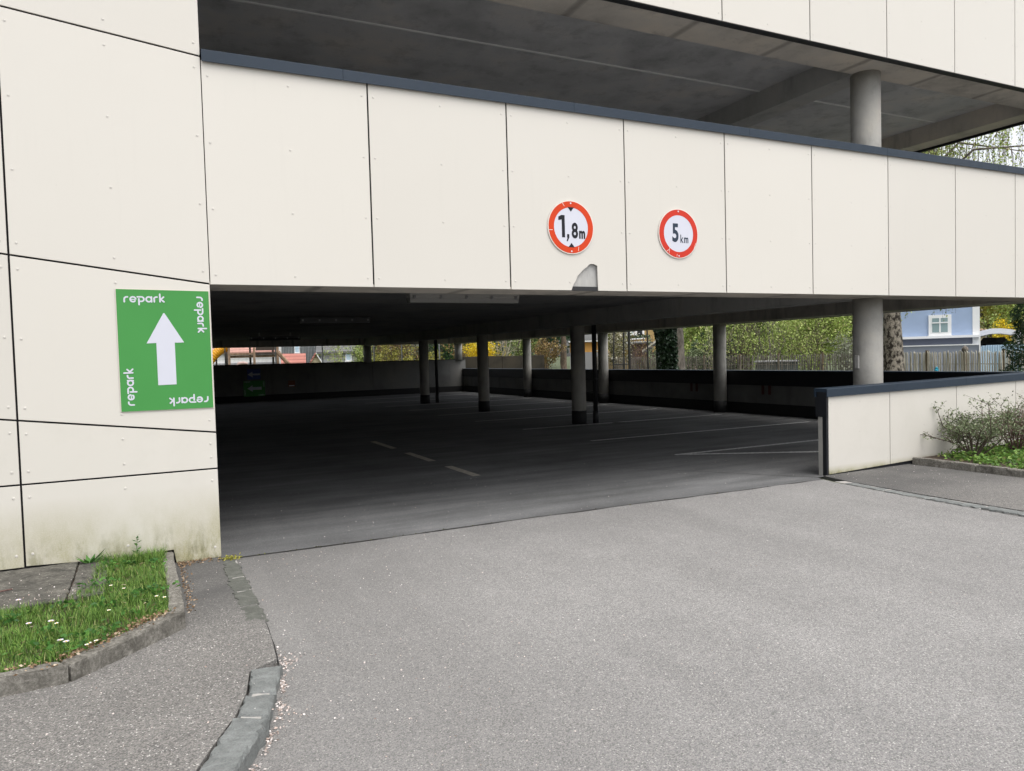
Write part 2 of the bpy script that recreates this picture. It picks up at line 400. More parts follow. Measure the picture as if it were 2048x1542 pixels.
# ================================================================== GROUND
FY = 6.6                                              # facade plane
setp(sheet('ground', -300, 500, -200, 600, -.03, 'lawn'), kind='structure')
def jag(a, b, n, amp, seed, axis=1):
    r = random.Random(seed); out = []; q = 0
    for i in range(n + 1):
        t = i / n; q = .7 * q + r.uniform(-amp, amp)
        p = [a[0] + (b[0] - a[0]) * t, a[1] + (b[1] - a[1]) * t]; p[axis] += q if 0 < i < n else 0
        out.append(tuple(p))
    return out
edge = jag((-9, 6.56), (7.34, 6.44), 70, .014, 3) 
drive_pts = [(-40, -40), (60, -40), (60, 3.0), (7.16, 3.0)] + [(7.16, 4.0), (7.2, 5.2), (7.28, 6.2)] + edge[::-1] + [(-40, 6.56)]
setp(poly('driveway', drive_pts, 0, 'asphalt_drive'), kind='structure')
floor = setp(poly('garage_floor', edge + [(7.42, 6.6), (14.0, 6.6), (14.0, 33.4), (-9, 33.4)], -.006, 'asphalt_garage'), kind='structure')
# tar-filled crack along the joint between driveway and garage floor
rr = random.Random(5)
b = MB(); top = []; bot = []
for x, y in edge:
    if x < .5: continue
    t = rr.uniform(.005, .019); top.append((x, y + t, .0035)); bot.append((x, y - t, .0035))
n = len(top); b.add(bot + top, [(i, i + 1, n + i + 1, n + i) for i in range(n - 1)])
setp(b.build('joint_crack', 'tar'), kind='structure')
# hairline crack in the garage floor running off the end of the low wall
b = MB(); pts = jag((7.44, 6.56), (3.9, 11.6), 40, .03, 8, 0)
for i, (p, q) in enumerate(zip(pts, pts[1:])):
    wd = .011 * (1 - i / 44)
    b.add([(p[0] - wd, p[1], -.001), (p[0] + wd, p[1], -.001), (q[0] + wd, q[1], -.001), (q[0] - wd, q[1], -.001)], [(0, 1, 2, 3)])
b.build('floor_crack', 'tar', floor)
# lane dashes and parking-bay lines
for y0, y1 in ((9.25, 10.33), (11.0, 12.25), (13.0, 14.4)):
    poly('lane_dash', [(3.91, y0), (4.03, y0), (4.03, y1), (3.91, y1)], -.002, 'dash_paint', floor)
for y in (9.28, 11.72, 14.5, 17.15, 19.75, 22.3, 24.9, 27.5, 30.1):
    poly('bay_line', [(7.35, y - .05), (12.95, y - .05), (12.95, y + .05), (7.35, y + .05)], -.002, 'line_paint', floor)
poly('bay_line', [(7.42, 9.215), (7.62, 9.225), (9.75, 8.04), (9.66, 7.95)], -.002, 'line_paint', floor)
for x, y, r in ((9.75, 14.35, .16), (9.9, 25.9, .18)):
    poly('drain_cover', [(x + r * math.cos(a * math.pi / 8), y + r * math.sin(a * math.pi / 8)) for a in range(16)], -.001, 'tar', floor)

# ================================================================== PARKING GARAGE
PW, X0 = 1.375, .505
garage = empty('parking_garage', (6.5, 20, 0), 'open-sided parking garage clad in cream panels with a dark low entrance', 'building')
GX0, GX1, GY1 = -9.0, 13.5, 33.0
scr = MB(); scr.cyl(0, 0, 0, .002, .0105, 10, .010); scr.cyl(0, 0, .002, .0035, .0075, 10, .005)
SCREW = data(scr, 'screw', 'screw_steel')
def screw(parent, x, z, y=FY): return put('screw', SCREW, parent, (x, y, z), rot=(R(90), 0, 0))
def screws_far(parent, spots, y=FY):
    b = MB()
    for x, z in spots:
        n = 8; vs = [(x + .008 * math.cos(2 * math.pi * k / n), y - .002, z + .008 * math.sin(2 * math.pi * k / n)) for k in range(n)] + [(x + .0095 * math.cos(2 * math.pi * k / n), y, z + .0095 * math.sin(2 * math.pi * k / n)) for k in range(n)]
        b.add(vs, [tuple(range(n))[::-1][::-1]] + [(k, n + k, n + (k + 1) % n, (k + 1) % n) for k in range(n)])
    o = b.build('screw_row', 'screw_steel', parent); o['kind'] = 'stuff'
G = .007                                             # half joint width
def panel(parent, pts, mat, y=FY):
    """flat board of 10 mm whose outline (x,z, counter-clockwise seen from the street) has a fine chamfer"""
    b = MB(); n = len(pts); c = np.mean(pts, axis=0)
    ins = [tuple(np.array(p) + (c - np.array(p)) / np.linalg.norm(c - np.array(p)) * .0025) for p in pts]
    vs = [(x, y, z) for x, z in ins] + [(x, y + .002, z) for x, z in pts] + [(x, y + .01, z) for x, z in pts]
    fs = [tuple(range(n))] + [(i, n + i, n + (i + 1) % n, (i + 1) % n) for i in range(n)] + [(n + i, 2 * n + i, 2 * n + (i + 1) % n, n + (i + 1) % n) for i in range(n)]
    return b.add(vs, fs).build('panel', mat, parent)
# ---- entrance wall on the left: boards with slanting joints
bk = MB(); bk.box(GX0, .497, FY + .035, FY + .3, .0, 7.0)
entry = bk.build('entrance_wall', 'dark_backing', garage)
def jz(k, x):   # the joint lines climb to the left
    return {1: 4.10 + (.49 - x) * .121, 2: 2.262 + (.5 - x) * .139, 3: 1.042 + (.5 - x) * .133, 4: .742 + (.5 - x) * .0}[k]
xs = [X0 - PW * 4, X0 - PW * 3, X0 - PW * 2, X0 - PW, .502]
for i in range(4):
    a, c = xs[i] + G, xs[i + 1] - (G if i < 3 else 0)
    zb = [(a, .128), (c, .122)] if i < 3 else [(a, .128), (-.24, .098), (.148, .112), (.165, .0), (c, .002)]
    rows = [(zb, [(c, jz(4, c) - G), (a, jz(4, a) - G)]), ([(a, jz(4, a) + G), (c, jz(4, c) + G)], [(c, jz(3, c) - G), (a, jz(3, a) - G)]),
            ([(a, jz(3, a) + G), (c, jz(3, c) + G)], [(c, jz(2, c) - G), (a, jz(2, a) - G)]), ([(a, jz(2, a) + G), (c, jz(2, c) + G)], [(c, jz(1, c) - G), (a, jz(1, a) - G)]),
            ([(a, jz(1, a) + G), (c, jz(1, c) + G)], [(c, 7.0), (a, 7.0)])]
    for r, (lo, hi) in enumerate(rows):
        panel(entry, lo + hi, 'cladding_mossy' if r < 2 else 'cladding')
        if i >= 2:
            for x in (a + .045, (a + c) / 2, c - .045):
                z0 = (np.interp(x, [p[0] for p in lo], [p[1] for p in lo])) + .09; z1 = np.interp(x, [hi[1][0], hi[0][0]], [hi[1][1], hi[0][1]]) - .09
                m = max(1, round((z1 - z0) / .62))
                for q in range(m + 1):
                    z = z0 + (z1 - z0) * q / m
                    if z < 5.2 and not (-.19 < x < .5 and 1.24 < z < 2.22): screw(entry, x, z)
# ---- clad bands
def band(name, z0, z1, nscrew, near, pw_end=10):
    b = MB(); b.box(.51, GX1, FY + .035, FY + .16, z0 + .02, z1 - .01)
    par = b.build(name, 'dark_backing', garage)
    for k in range(pw_end):
        a, c = X0 + PW * k + (G if k else .004), X0 + PW * (k + 1) - G
        if c > GX1 + .2: c = GX1 + .02
        if name == 'parapet' and k == 2:      # the board with the bite knocked out of its lower edge
            pts = [(a, z0), (3.945, z0), (3.955, 2.285), (3.975, 2.325), (4.0, 2.358), (4.022, 2.405), (4.06, 2.442), (4.10, 2.478), (4.135, 2.497), (4.16, 2.524), (4.19, 2.534), (4.225, 2.532), (4.262, 2.515), (4.268, z0), (c, z0), (c, z1), (a, z1)]
            # split so the outline stays simple
            bb = MB(); y = FY; n = len(pts)
            bm = bmesh.new(); vv = [bm.verts.new((x, y, z)) for x, z in pts]; f = bm.faces.new(vv)
            ex = bmesh.ops.extrude_face_region(bm, geom=[f]); 
            for v in [g for g in ex['geom'] if isinstance(g, bmesh.types.BMVert)]: v.co.y += .01
            bmesh.ops.recalc_face_normals(bm, faces=bm.faces); bm.verts.index_update()
            bb.add([tuple(v.co) for v in bm.verts], [tuple(v.index for v in fc.verts) for fc in bm.faces]); bm.free()
            o = bb.build('panel', 'cladding', par); o['label'] = 'cream panel with a bite broken out of its lower edge'
        else:
            panel(par, [(a, z0), (c, z0), (c, z1), (a, z1)], 'cladding')
        sp = [(x, z0 + .08 + (z1 - z0 - .2) * q / nscrew) for x in (a + .045, (a + c) / 2, c - .045) for q in range(nscrew + 1)]
        if name == 'parapet' and k == 2: sp = [p for p in sp if not (3.9 < p[0] < 4.3 and p[1] < 2.55)] + [(3.93, 2.34)]
        if k < near:
            for x, z in sp: screw(par, x, z)
        else: screws_far(par, sp)
    return par
par = band('parapet', 2.258, 4.07, 3, 5)
upper = band('upper_parapet', 5.315, 7.0, 3, 0)
# exposed pipe end and membrane behind the broken corner
b = MB(); b.box(3.8, 4.4, FY + .027, FY + .0335, 2.30, 2.6); b.build('insulation', 'concrete', par)
b = MB(); b.box(3.8, 4.4, FY + .0115, FY + .034, 2.256, 2.298); b.build('flashing', 'pipe_metal', par)
# copings
def coping(par, x0, x1, zlo, zhi, name='coping', y0=FY - .03, y1=FY + .36, slope=0., L=2.6, start=None):
    x = x0; first = start or L
    while x < x1 - .05:
        e = min(x1, x + (first if x == x0 else L)); 
        za, zb = zhi + slope * (x - x0), zhi + slope * (e - .003 - x0); la, lb = zlo + slope * (x - x0), zlo + slope * (e - .003 - x0)
        b = MB(); e2 = e - .003
        def ring(xx, lo, hi): return [(xx, y0, lo), (xx, y0, hi - .004), (xx, y0 + .004, hi), (xx, y1, hi + .004), (xx, y1, lo), (xx, y1 - .03, lo), (xx, y1 - .03, lo + .06), (xx, y0 + .012, lo + .06), (xx, y0 + .012, lo)]
        va, vb = ring(x, la, za), ring(e2, lb, zb); m = len(va)
        b.add(va + vb, [(i, (i + 1) % m, m + (i + 1) % m, m + i) for i in range(m)] + [tuple(range(m)), tuple(range(2 * m - 1, m - 1, -1))])
        b.build(name, 'coping_metal', par); x = e
coping(par, .512, GX1 + .05, 4.055, 4.15, L=2.35, start=1.15)
# underside trims: dark shadow gaps below both bands
for p, z, mt in ((par, 2.262, 'concrete_soffit'), (upper, 5.31, 'black_metal')):
    b = MB(); b.box(.5, GX1 + .02, FY + .0125, FY + .10, z - .004, z + .02); b.build('drip_trim', mt, p)
# ---- slabs, edge beams, beams
def gbox(name, mat, *a, c=0): b = MB(); b.box(*a, c=c); return b.build(name, mat, garage)
for z, nm in ((2.58, 'ceiling_slab'), (5.63, 'ceiling_slab')):
    gbox(nm, 'concrete_ceiling' if z < 3 else 'concrete_upper', GX0, GX1 - .003, FY + .3, GY1 + .2, z, z + .26)
    gbox('edge_beam', 'concrete_soffit', GX0 + .004, GX1 - .006, FY + .101, FY + .58, z - .32, z + .255)
    gbox('edge_beam', 'concrete_soffit', GX0 + .004, GX1 - .006, GY1 - .25, GY1 + .195, z - .30, z + .255)
    gbox('beam', 'concrete', 8.8, 9.2, FY + .583, GY1 - .253, z - .322, z + .01)
    gbox('beam', 'concrete_soffit', 13.08, GX1 - .008, FY + .584, GY1 - .254, z - .30, z + .012)
gbox('deck_bounce_sheet', 'concrete_upper', GX0 + .01, GX1 - .01, FY + .31, GY1 - .26, 2.842, 2.86)  # unseen pale sheet on the floor slab, added to bounce light upwards
gbox('beam', 'concrete', .2, .6, FY + .583, GY1 - .253, 5.4, 5.64)
gbox('side_trim', 'black_metal', GX1 - .006, GX1 + .03, FY + .3, GY1, 5.285, 7.0)
gbox('side_parapet', 'cladding', GX1 - .006, GX1 + .03, FY + .3, GY1, 2.262, 4.14)
gbox('side_wall', 'concrete', GX0 - .2, GX0, FY + .01, GY1 + .2, -.02, 7)
gbox('upper_end_wall', 'concrete', GX0, .3, FY + .31, GY1, 2.85, 5.62) if False else None
# conduit lines on the upper ceiling
for x0, x1, y in ((1.0, 8.78, 8.85), (9.22, 13.0, 8.85)):
    b = MB(); b.box(x0, x1, y - .012, y + .012, 5.612, 5.629); b.build('conduit', 'wall_white', garage)
for y in (9.14,):
    b = MB(); b.tube([(.6, y, 2.555), (3.02, y, 2.555)], .012, 6); b.build('conduit', 'black_metal', garage)
    for x in (.9, 1.5, 2.1, 2.75):
        b = MB(); b.box(x - .012, x + .012, y - .02, y + .02, 2.53, 2.579); b.build('conduit_clip', 'lamp_body', garage)
# ---- columns
def column(x, y, r, z0, z1, base=True):
    b = MB(); b.cyl(x, y, z0, z1, r, 40); o = b.build('column', 'concrete_column', garage, smooth='auto')
    if base: q = MB(); q.cyl(x, y, -.006, .30, r + .004, 40); q.build('base_band', 'black_paint', o, smooth='auto')
ROW1 = [(9.0, 7.12, .19), (9.0, 14.85, .168), (9.0, 20.27, .168), (9.0, 25.5, .168)]
for x, y, r in ROW1: column(x, y, r, -.006, 2.26)
for x, y in ((13.4, 15.03), (13.4, 20.53), (13.4, 25.93)): column(x, y, .165, -.006, 2.285)
for x in (8.99, 13.4): column(x, 33.02, .18, 1.5, 2.3, False)
for x in (9.0, 13.3): column(x, 7.12, .19, 2.84, 5.312, False)
for y in (14.85, 20.27, 25.5): column(9.0, y, .168, 2.84, 5.312, False)
for x, y in ((9.39, 14.75), (9.47, 25.5)):
    b = MB(); b.cyl(x, y, .28, 2.58, .055, 16); b.cyl(x, y, -.006, .28, .07, 16); b.cyl(x, y, 1.0, 1.04, .068, 16); o = b.build('drain_pipe', 'pipe_metal', garage, smooth='auto')
b = MB(); b.tube([(9.15, 14.8, .72), (9.39, 14.75, .72)], .012, 6); b.build('pipe_bracket', 'pipe_metal', garage)
gbox('upper_floor_kerb', 'concrete', .5, GX1, FY + .17, FY + .29, 2.85, 3.9)

# ================================================================== WALLS OF THE GARAGE
# low clad wall right of the entrance
low = empty('low_wall', (10.5, FY, 0), 'low cream-panelled wall with dark metal coping right of the garage entrance', 'wall')
LX0, LX1 = 7.612, 13.62
def ltop(x): return .985 + (x - LX0) * .0125
def lbot(x): return .012 + max(0, x - LX0) * .028
b = MB(); b.prism([(LX0, -.02), (LX1, -.02), (LX1, ltop(LX1)), (LX0, ltop(LX0))], 'y', FY + .012, FY + .065); b.build('backing', 'black_metal', low)
b = MB(); b.prism([(LX0 - .03, -.02), (LX1, -.02), (LX1, ltop(LX1)), (LX0 - .03, ltop(LX0))], 'y', FY + .066, FY + .128); b.build('core', 'concrete_column', low)
b = MB(); b.prism([(LX0 - .045, .735), (LX1, .735), (LX1, ltop(LX1) - .002), (LX0 - .045, ltop(LX0) - .002)], 'y', FY + .129, FY + .155); b.build('inner_skirt', 'black_metal', low)
b = MB(); b.prism([(LX0 - .045, .735), (LX0 - .031, .735), (LX0 - .031, 1.074), (LX0 - .045, 1.074)], 'y', FY - .015, FY + .128); b.build('end_cap', 'black_metal', low)
b = MB(); b.box(LX0 - .026, LX0 - .001, FY + .006, FY + .065, .0, .734); b.build('end_trim', 'black_metal', low)
for a, c in ((LX0 + .004, 8.755), (8.755, 10.135), (10.135, 11.51), (11.51, 12.885), (12.885, LX1)):
    a2, c2 = a + .005, c - .005
    panel(low, [(a2, lbot(a2)), (c2, lbot(c2)), (c2, ltop(c2)), (a2, ltop(a2))], 'cladding_grimy')
    screws_far(low, [(x, z) for x in (a2 + .04, (a2 + c2) / 2, c2 - .04) for z in (lbot(a2) + .12, .52, .9)])
coping(low, LX0 - .046, LX1, .985, 1.085, y0=FY - .028, y1=FY + .175, slope=.0125, L=3.05, start=2.75)
# side wall with black metal top
side = empty('boundary_wall', (13.7, 20, 0), 'grey concrete side wall with black metal band on top behind the parking bays', 'wall')
def sbox(par, name, mat, *a): b = MB(); b.box(*a); return b.build(name, mat, par)
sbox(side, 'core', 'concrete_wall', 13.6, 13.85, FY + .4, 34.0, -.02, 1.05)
sbox(side, 'metal_band', 'black_metal', 13.57, 13.599, FY + .4, 33.9, .715, 1.055)
y = FY + .36
while y < 33.9:
    sbox(side, 'coping', 'coping_metal', 13.555, 13.88, y, min(y + 3.0, 33.9) - .004, 1.056, 1.082); y += 3.0
sbox(side, 'base_band', 'black_paint', 13.585, 13.599, FY + .4, 32.9, -.02, .27)
def text_mesh(s, size, off=0., ext=.0):
    cu = bpy.data.curves.new('t', 'FONT'); cu.body = s; cu.size = size; cu.offset = off; cu.extrude = ext; cu.resolution_u = 6
    o = bpy.data.objects.new('t', cu); COL.objects.link(o)
    me = bpy.data.meshes.new_from_object(o.evaluated_get(bpy.context.evaluated_depsgraph_get()))
    bpy.data.objects.remove(o); V = [tuple(v.co) for v in me.vertices]; F = [tuple(p.vertices) for p in me.polygons]; bpy.data.meshes.remove(me)
    return V, F
for y in (13.68, 16.35):                       # faded red bay numbers, "11" style strokes
    V, F = text_mesh('11', .29, .016); mx = max(p[0] for p in V)
    b = MB(); b.add([(13.583, y + mx * .6 - p[0] * 1.5, .51 + p[1]) for p in V], F); b.build('bay_number', 'red_paint', side)
# rear wall
rear = empty('rear_wall', (3, GY1, 0), 'dark concrete rear wall at the far end of the parking level', 'wall')
def rtop(x): return 1.585 - max(0, x) * .0055
for i in range(5):
    a, c = GX0 + i * 4.55, min(GX0 + (i + 1) * 4.55 - .012, 13.78)
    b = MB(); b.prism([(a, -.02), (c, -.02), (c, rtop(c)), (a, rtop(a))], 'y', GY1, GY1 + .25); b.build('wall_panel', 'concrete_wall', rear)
b = MB(); b.prism([(GX0, 1.586), (13.7, rtop(13.7) + .002), (13.7, rtop(13.7) + .03), (GX0, 1.615)], 'y', GY1 - .03, GY1 + .28); b.build('cap', 'black_metal', rear)
sbox(rear, 'base_band', 'black_paint', GX0, 13.58, GY1 - .012, GY1 - .001, -.02, .26)
ret = empty('retaining_wall', (16.3, 34.4, 0), 'brown retaining wall, darkened as in tree shade, outside beyond the side wall', 'wall')
for i, (a, c) in enumerate(((13.95, 16.3), (16.31, 18.75))):
    b = MB(); b.box(a, c, 34.3, 34.6, -.03, 1.64 - i * .02, c=.01); b.build('wall_panel', 'concrete_shaded', ret)

# ================================================================== SIGNS
def ribbon(mb, pts, wd, y, M):
    """flat round-ended stroke through pts (2D), placed by M(x, z, y)"""
    pts = [np.array(p, float) for p in pts]; n = len(pts); L = []; Rr = []
    for i in range(n):
        t = pts[min(i + 1, n - 1)] - pts[max(i - 1, 0)]; t /= np.linalg.norm(t); nn = np.array([-t[1], t[0]]) * wd / 2
        L.append(pts[i] + nn); Rr.append(pts[i] - nn)
    t0 = pts[1] - pts[0]; t0 /= np.linalg.norm(t0); t1 = pts[-1] - pts[-2]; t1 /= np.linalg.norm(t1)
    def cap(p, t, s):
        a0 = math.atan2(t[1], t[0]); return [p + wd / 2 * np.array([math.cos(a0 + s * q), math.sin(a0 + s * q)]) for q in (1.05, .52, 0, -.52, -1.05)]
    out = Rr + cap(pts[-1], t1, -1) + L[::-1] + cap(pts[0], -t0, -1)
    vs = [M(p[0], p[1], y) for p in Rr] + [M(p[0], p[1], y) for p in L]
    fs = [(i, i + 1, n + i + 1, n + i) for i in range(n - 1)]
    mb.add(vs, fs)
    e = cap(pts[-1], t1, -1); mb.add([M(*p, y) for p in [Rr[-1]] + e + [L[-1]]], [tuple(range(7))])
    e = cap(pts[0], -t0, -1); mb.add([M(*p, y) for p in [L[0]] + e + [Rr[0]]], [tuple(range(7))])
def arc(cx, cy, r, a0, a1, n=14): return [(cx + r * math.cos(R(a0 + (a1 - a0) * i / n)), cy + r * math.sin(R(a0 + (a1 - a0) * i / n))) for i in range(n + 1)]
def repark(size, M):
    mb = MB(); wd = .235; x = 0; k = [0]
    def st(pts): k[0] += 1; ribbon(mb, [((p[0]) * size, p[1] * size) for p in pts], wd * size, k[0] * .00025, M)
    st([(0, .13), (0, .5)] + arc(.36, .5, .36, 180, 100, 8) + [(.46, .86)])
    x = .82; st(arc(x + .37, .5, .37, 8, 318, 22)); ribbon(mb, [((x + .16) * size, .47 * size), ((x + .6) * size, .47 * size)], .15 * size, .0007, M)
    x = 1.80; st([(x + .0, .87), (x + .55, .87)] + arc(x + .55, .53, .34, 90, -90, 12) + [(x + .42, .19)]); st([(x + .2, .56), (x + .2, -.3)])
    x = 3.0; st(arc(x + .37, .5, .37, 0, 360, 26)); st([(x + .74, .13), (x + .74, .87)])
    x = 4.12; st([(x, .13), (x, .5)] + arc(x + .32, .5, .36, 180, 100, 8) + [(x + .4, .86)])
    x = 4.92; st([(x, .13), (x, 1.3)]); st([(x + .12, .5), (x + .52, .87)]); st([(x + .12, .5), (x + .55, .13)])
    return mb
gs = empty('direction_sign', (.155, FY, 1.25), 'large green sign with white up arrow and repark lettering on the entrance wall', 'sign')
def slab_poly(name, pts, y0, y1, mat, par):
    b = MB(); b.prism(pts, 'y', y0, y1); return b.build(name, mat, par)
slab_poly('sign_edge', [(-.186, 1.246), (.496, 1.244), (.496, 2.206), (-.186, 2.216)], FY - .006, FY - .0045, 'sign_edge', gs)
slab_poly('sign_board', [(-.181, 1.25), (.490, 1.248), (.490, 2.2), (-.181, 2.21)], FY - .009, FY - .0061, 'sign_green', gs)
slab_poly('arrow', [(.088, 1.448), (.222, 1.45), (.222, 1.785), (.291, 1.786), (.156, 2.022), (.148, 2.022), (.018, 1.782), (.088, 1.785)], FY - .0105, FY - .0091, 'sign_white', gs)
ys = FY - .0093; sz = .0515
repark(sz, lambda x, z, d: (-.125 + x, ys - d, 2.105 + z)).build('lettering', 'sign_white', gs)
repark(sz, lambda x, z, d: (.395 + z, ys - d, 2.15 - x)).build('lettering', 'sign_white', gs)
repark(sz, lambda x, z, d: (-.083 - z, ys - d, 1.30 + x)).build('lettering', 'sign_white', gs)
repark(sz, lambda x, z, d: (.45 - x, ys - d, 1.345 - z)).build('lettering', 'sign_white', gs)
def disc(b, cx, cz, r0, r1, y, n=64):
    a = [(cx + r1 * math.cos(2 * math.pi * k / n), y, cz + r1 * math.sin(2 * math.pi * k / n)) for k in range(n)]
    if r0 <= 0: b.add(a, [tuple(range(n))])
    else:
        i = [(cx + r0 * math.cos(2 * math.pi * k / n), y, cz + r0 * math.sin(2 * math.pi * k / n)) for k in range(n)]
        b.add(a + i, [(k, (k + 1) % n, n + (k + 1) % n, n + k) for k in range(n)])
def round_sign(name, cx, cz, label, red):
    s = empty(name, (cx, FY, cz - .27), label, 'sign')
    b = MB(); n = 64
    pts = [(cx + .271 * math.cos(2 * math.pi * k / n), cz + .271 * math.sin(2 * math.pi * k / n)) for k in range(n)]
    b.prism(pts, 'y', FY - .012, FY - .004); b.build('plate', 'sign_edge', s)
    b = MB(); disc(b, cx, cz, .2, .262, FY - .0135); b.build('red_ring', red, s)
    b = MB(); disc(b, cx, cz, 0, .203, FY - .0128); b.build('face', 'sign_white', s)
    for dz in (.243, -.243):
        b = MB(); disc(b, cx, cz + dz, 0, .009, FY - .0145, 12); b.build('bolt', 'sign_white', s)
    return s
def glyph(par, s, x0, x1, z0, z1, off, mat='sign_black'):
    V, F = text_mesh(s, 1.0, off * 4); V = np.array(V); a, c = V.min(0), V.max(0)
    b = MB(); b.add([(x0 + (p[0] - a[0]) / (c[0] - a[0]) * (x1 - x0), FY - .0139, z0 + (p[1] - a[1]) / (c[1] - a[1]) * (z1 - z0)) for p in V], F); return b.build('lettering', mat, par)
def fit(par, pts, x0, x1, z0, z1, mat='sign_black'):
    b = MB(); b.add([(x0 + x * (x1 - x0), FY - .0139, z0 + z * (z1 - z0)) for x, z in pts], [tuple(range(len(pts)))[::-1]]); return b.build('lettering', mat, par)
h = round_sign('height_limit_sign', 3.95, 2.895, 'round red-rimmed height limit sign reading 1,8 m above the entrance', 'sign_red')
yy = FY - .0139
fit(h, [(.0, .76), (.0, .92), (.48, 1.0), (1.0, 1.0), (1.0, 0), (.52, 0), (.52, .80)], 3.802, 3.876, 2.79, 3.014)
fit(h, [(.22, 1), (1, 1), (1, .55), (.42, 0), (0, 0), (.38, .5), (.22, .5)], 3.892, 3.926, 2.752, 2.824)
glyph(h, '8', 3.955, 4.03, 2.784, 2.944, .008)
glyph(h, 'm', 4.042, 4.115, 2.784, 2.866, .012)
for sg in (1, -1):
    b = MB(); p = [(3.912, 2.895 + sg * .203), (3.988, 2.895 + sg * .203), (3.95, 2.895 + sg * .158)]
    b.add([(x, yy - .0003, z) for x, z in p], [(0, 1, 2)]); b.build('triangle', 'sign_black', h)
for x0, z0, x1, z1 in ((3.85, 3.14, 3.875, 3.105), (4.03, 2.66, 4.035, 2.70), (3.69, 2.86, 3.73, 2.86)):
    b = MB(); ribbon(b, [(x0, z0), (x1, z1)], .005, 0, lambda x, z, d: (x, FY - .0142, z)); b.build('scratch', 'sign_edge', h)
s5 = round_sign('speed_limit_sign', 5.32, 2.895, 'round red-rimmed speed limit sign reading 5 km above the entrance', 'sign_red_b')
glyph(s5, '5', 5.232, 5.318, 2.802, 3.005, .008, 'sign_slate')
glyph(s5, 'k', 5.343, 5.385, 2.796, 2.886, .004, 'sign_slate'); glyph(s5, 'm', 5.393, 5.452, 2.796, 2.858, .006, 'sign_slate')
for x0, z0, x1, z1 in ((5.155, 2.70, 5.19, 2.72), (5.185, 2.68, 5.195, 2.75), (5.29, 2.645, 5.295, 2.67), (5.53, 2.74, 5.555, 2.80), (5.20, 2.76, 5.21, 2.80)):
    b = MB(); ribbon(b, [(x0, z0), (x1, z1)], .005, 0, lambda x, z, d: (x, FY - .0142, z)); b.build('scratch', 'sign_edge', s5)
# arrows on the rear wall
def arrow_left(par, cx, cz, L, hw, sw, y):
    b = MB(); p = [(cx - L / 2, cz), (cx - L / 2 + hw, cz - hw * .62), (cx - L / 2 + hw, cz - sw / 2), (cx + L / 2, cz - sw / 2), (cx + L / 2, cz + sw / 2), (cx - L / 2 + hw, cz + sw / 2), (cx - L / 2 + hw, cz + hw * .62)]
    b.add([(x, y, z) for x, z in p], [tuple(range(7))]); return b.build('arrow', 'sign_white', par)
bs = empty('arrow_sign', (4.1, GY1, .93), 'blue sign with white left arrow, upper one on the dark rear wall', 'sign')
slab_poly('sign_board', [(3.82, .93), (4.36, .93), (4.36, 1.38), (3.82, 1.38)], GY1 - .012, GY1 - .004, 'sign_blue', bs); arrow_left(bs, 4.09, 1.14, .5, .2, .07, GY1 - .014)
gs2 = empty('arrow_sign', (4.1, GY1, .22), 'green sign with white left arrow, lower one on the dark rear wall', 'sign')
slab_poly('sign_board', [(3.66, .22), (4.52, .22), (4.52, .88), (3.66, .88)], GY1 - .016, GY1 - .0125, 'sign_green', gs2); arrow_left(gs2, 4.09, .55, .58, .22, .12, GY1 - .018)
sz = .042; y2 = GY1 - .0165
for Mx in (lambda x, z, d: (3.70 + x, y2 - d, .81 + z), lambda x, z, d: (4.45 + z, y2 - d, .84 - x), lambda x, z, d: (3.73 - z, y2 - d, .27 + x), lambda x, z, d: (4.48 - x, y2 - d, .29 - z)):
    repark(sz, Mx).build('lettering', 'sign_white', gs2)
os_ = empty('notice_sign', (5.62, GY1, .55), 'small orange notice on the dark rear wall', 'sign')
slab_poly('sign_board', [(5.48, .55), (5.77, .55), (5.77, .82), (5.48, .82)], GY1 - .012, GY1 - .004, 'sign_orange', os_)
slab_poly('print_block', [(5.51, .58), (5.74, .58), (5.74, .63), (5.51, .63)], GY1 - .0135, GY1 - .0125, 'sign_white', os_)
b = MB(); b.box(8.78, 8.81, 7.1, 7.16, 1.3, 1.48, c=.004)
# ================================================================== CEILING LAMPS
def lamp(x0, x1, y, z, label, mt='lamp_body', md='lamp_diffuser'):
    l = empty('tube_light', ((x0 + x1) / 2, y, z + .05), label, 'lamp', 'tube lights on the garage ceiling')
    b = MB(); b.box(x0, x1, y - .085, y + .085, z + .03, z + .10, c=.012); b.build('housing', mt, l)
    b = MB(); b.prism([(y - .075, z + .032), (y - .06, z - .03), (y + .06, z - .03), (y + .075, z + .032)], 'x', x0 + .012, x1 - .012); b.build('diffuser', md, l)
    for s in (.04, .27, .5, .73, .96):
        b = MB(); xx = x0 + (x1 - x0) * s; b.box(xx - .018, xx + .018, y - .096, y - .086, z + .015, z + .06, c=.003); b.build('clip', 'lamp_steel', l)
    for s in (.2, .8):
        b = MB(); xx = x0 + (x1 - x0) * s; b.box(xx - .02, xx + .02, y - .02, y + .02, z + .1, 2.579); b.build('hanger', 'lamp_body', l)
lamp(3.04, 4.6, 9.15, 2.35, 'long tube light hanging just inside the garage entrance')
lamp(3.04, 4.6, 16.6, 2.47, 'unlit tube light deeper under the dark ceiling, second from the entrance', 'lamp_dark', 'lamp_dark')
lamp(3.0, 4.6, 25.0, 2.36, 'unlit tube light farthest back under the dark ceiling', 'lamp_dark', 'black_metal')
b.build('socket_box', 'lamp_body', garage)
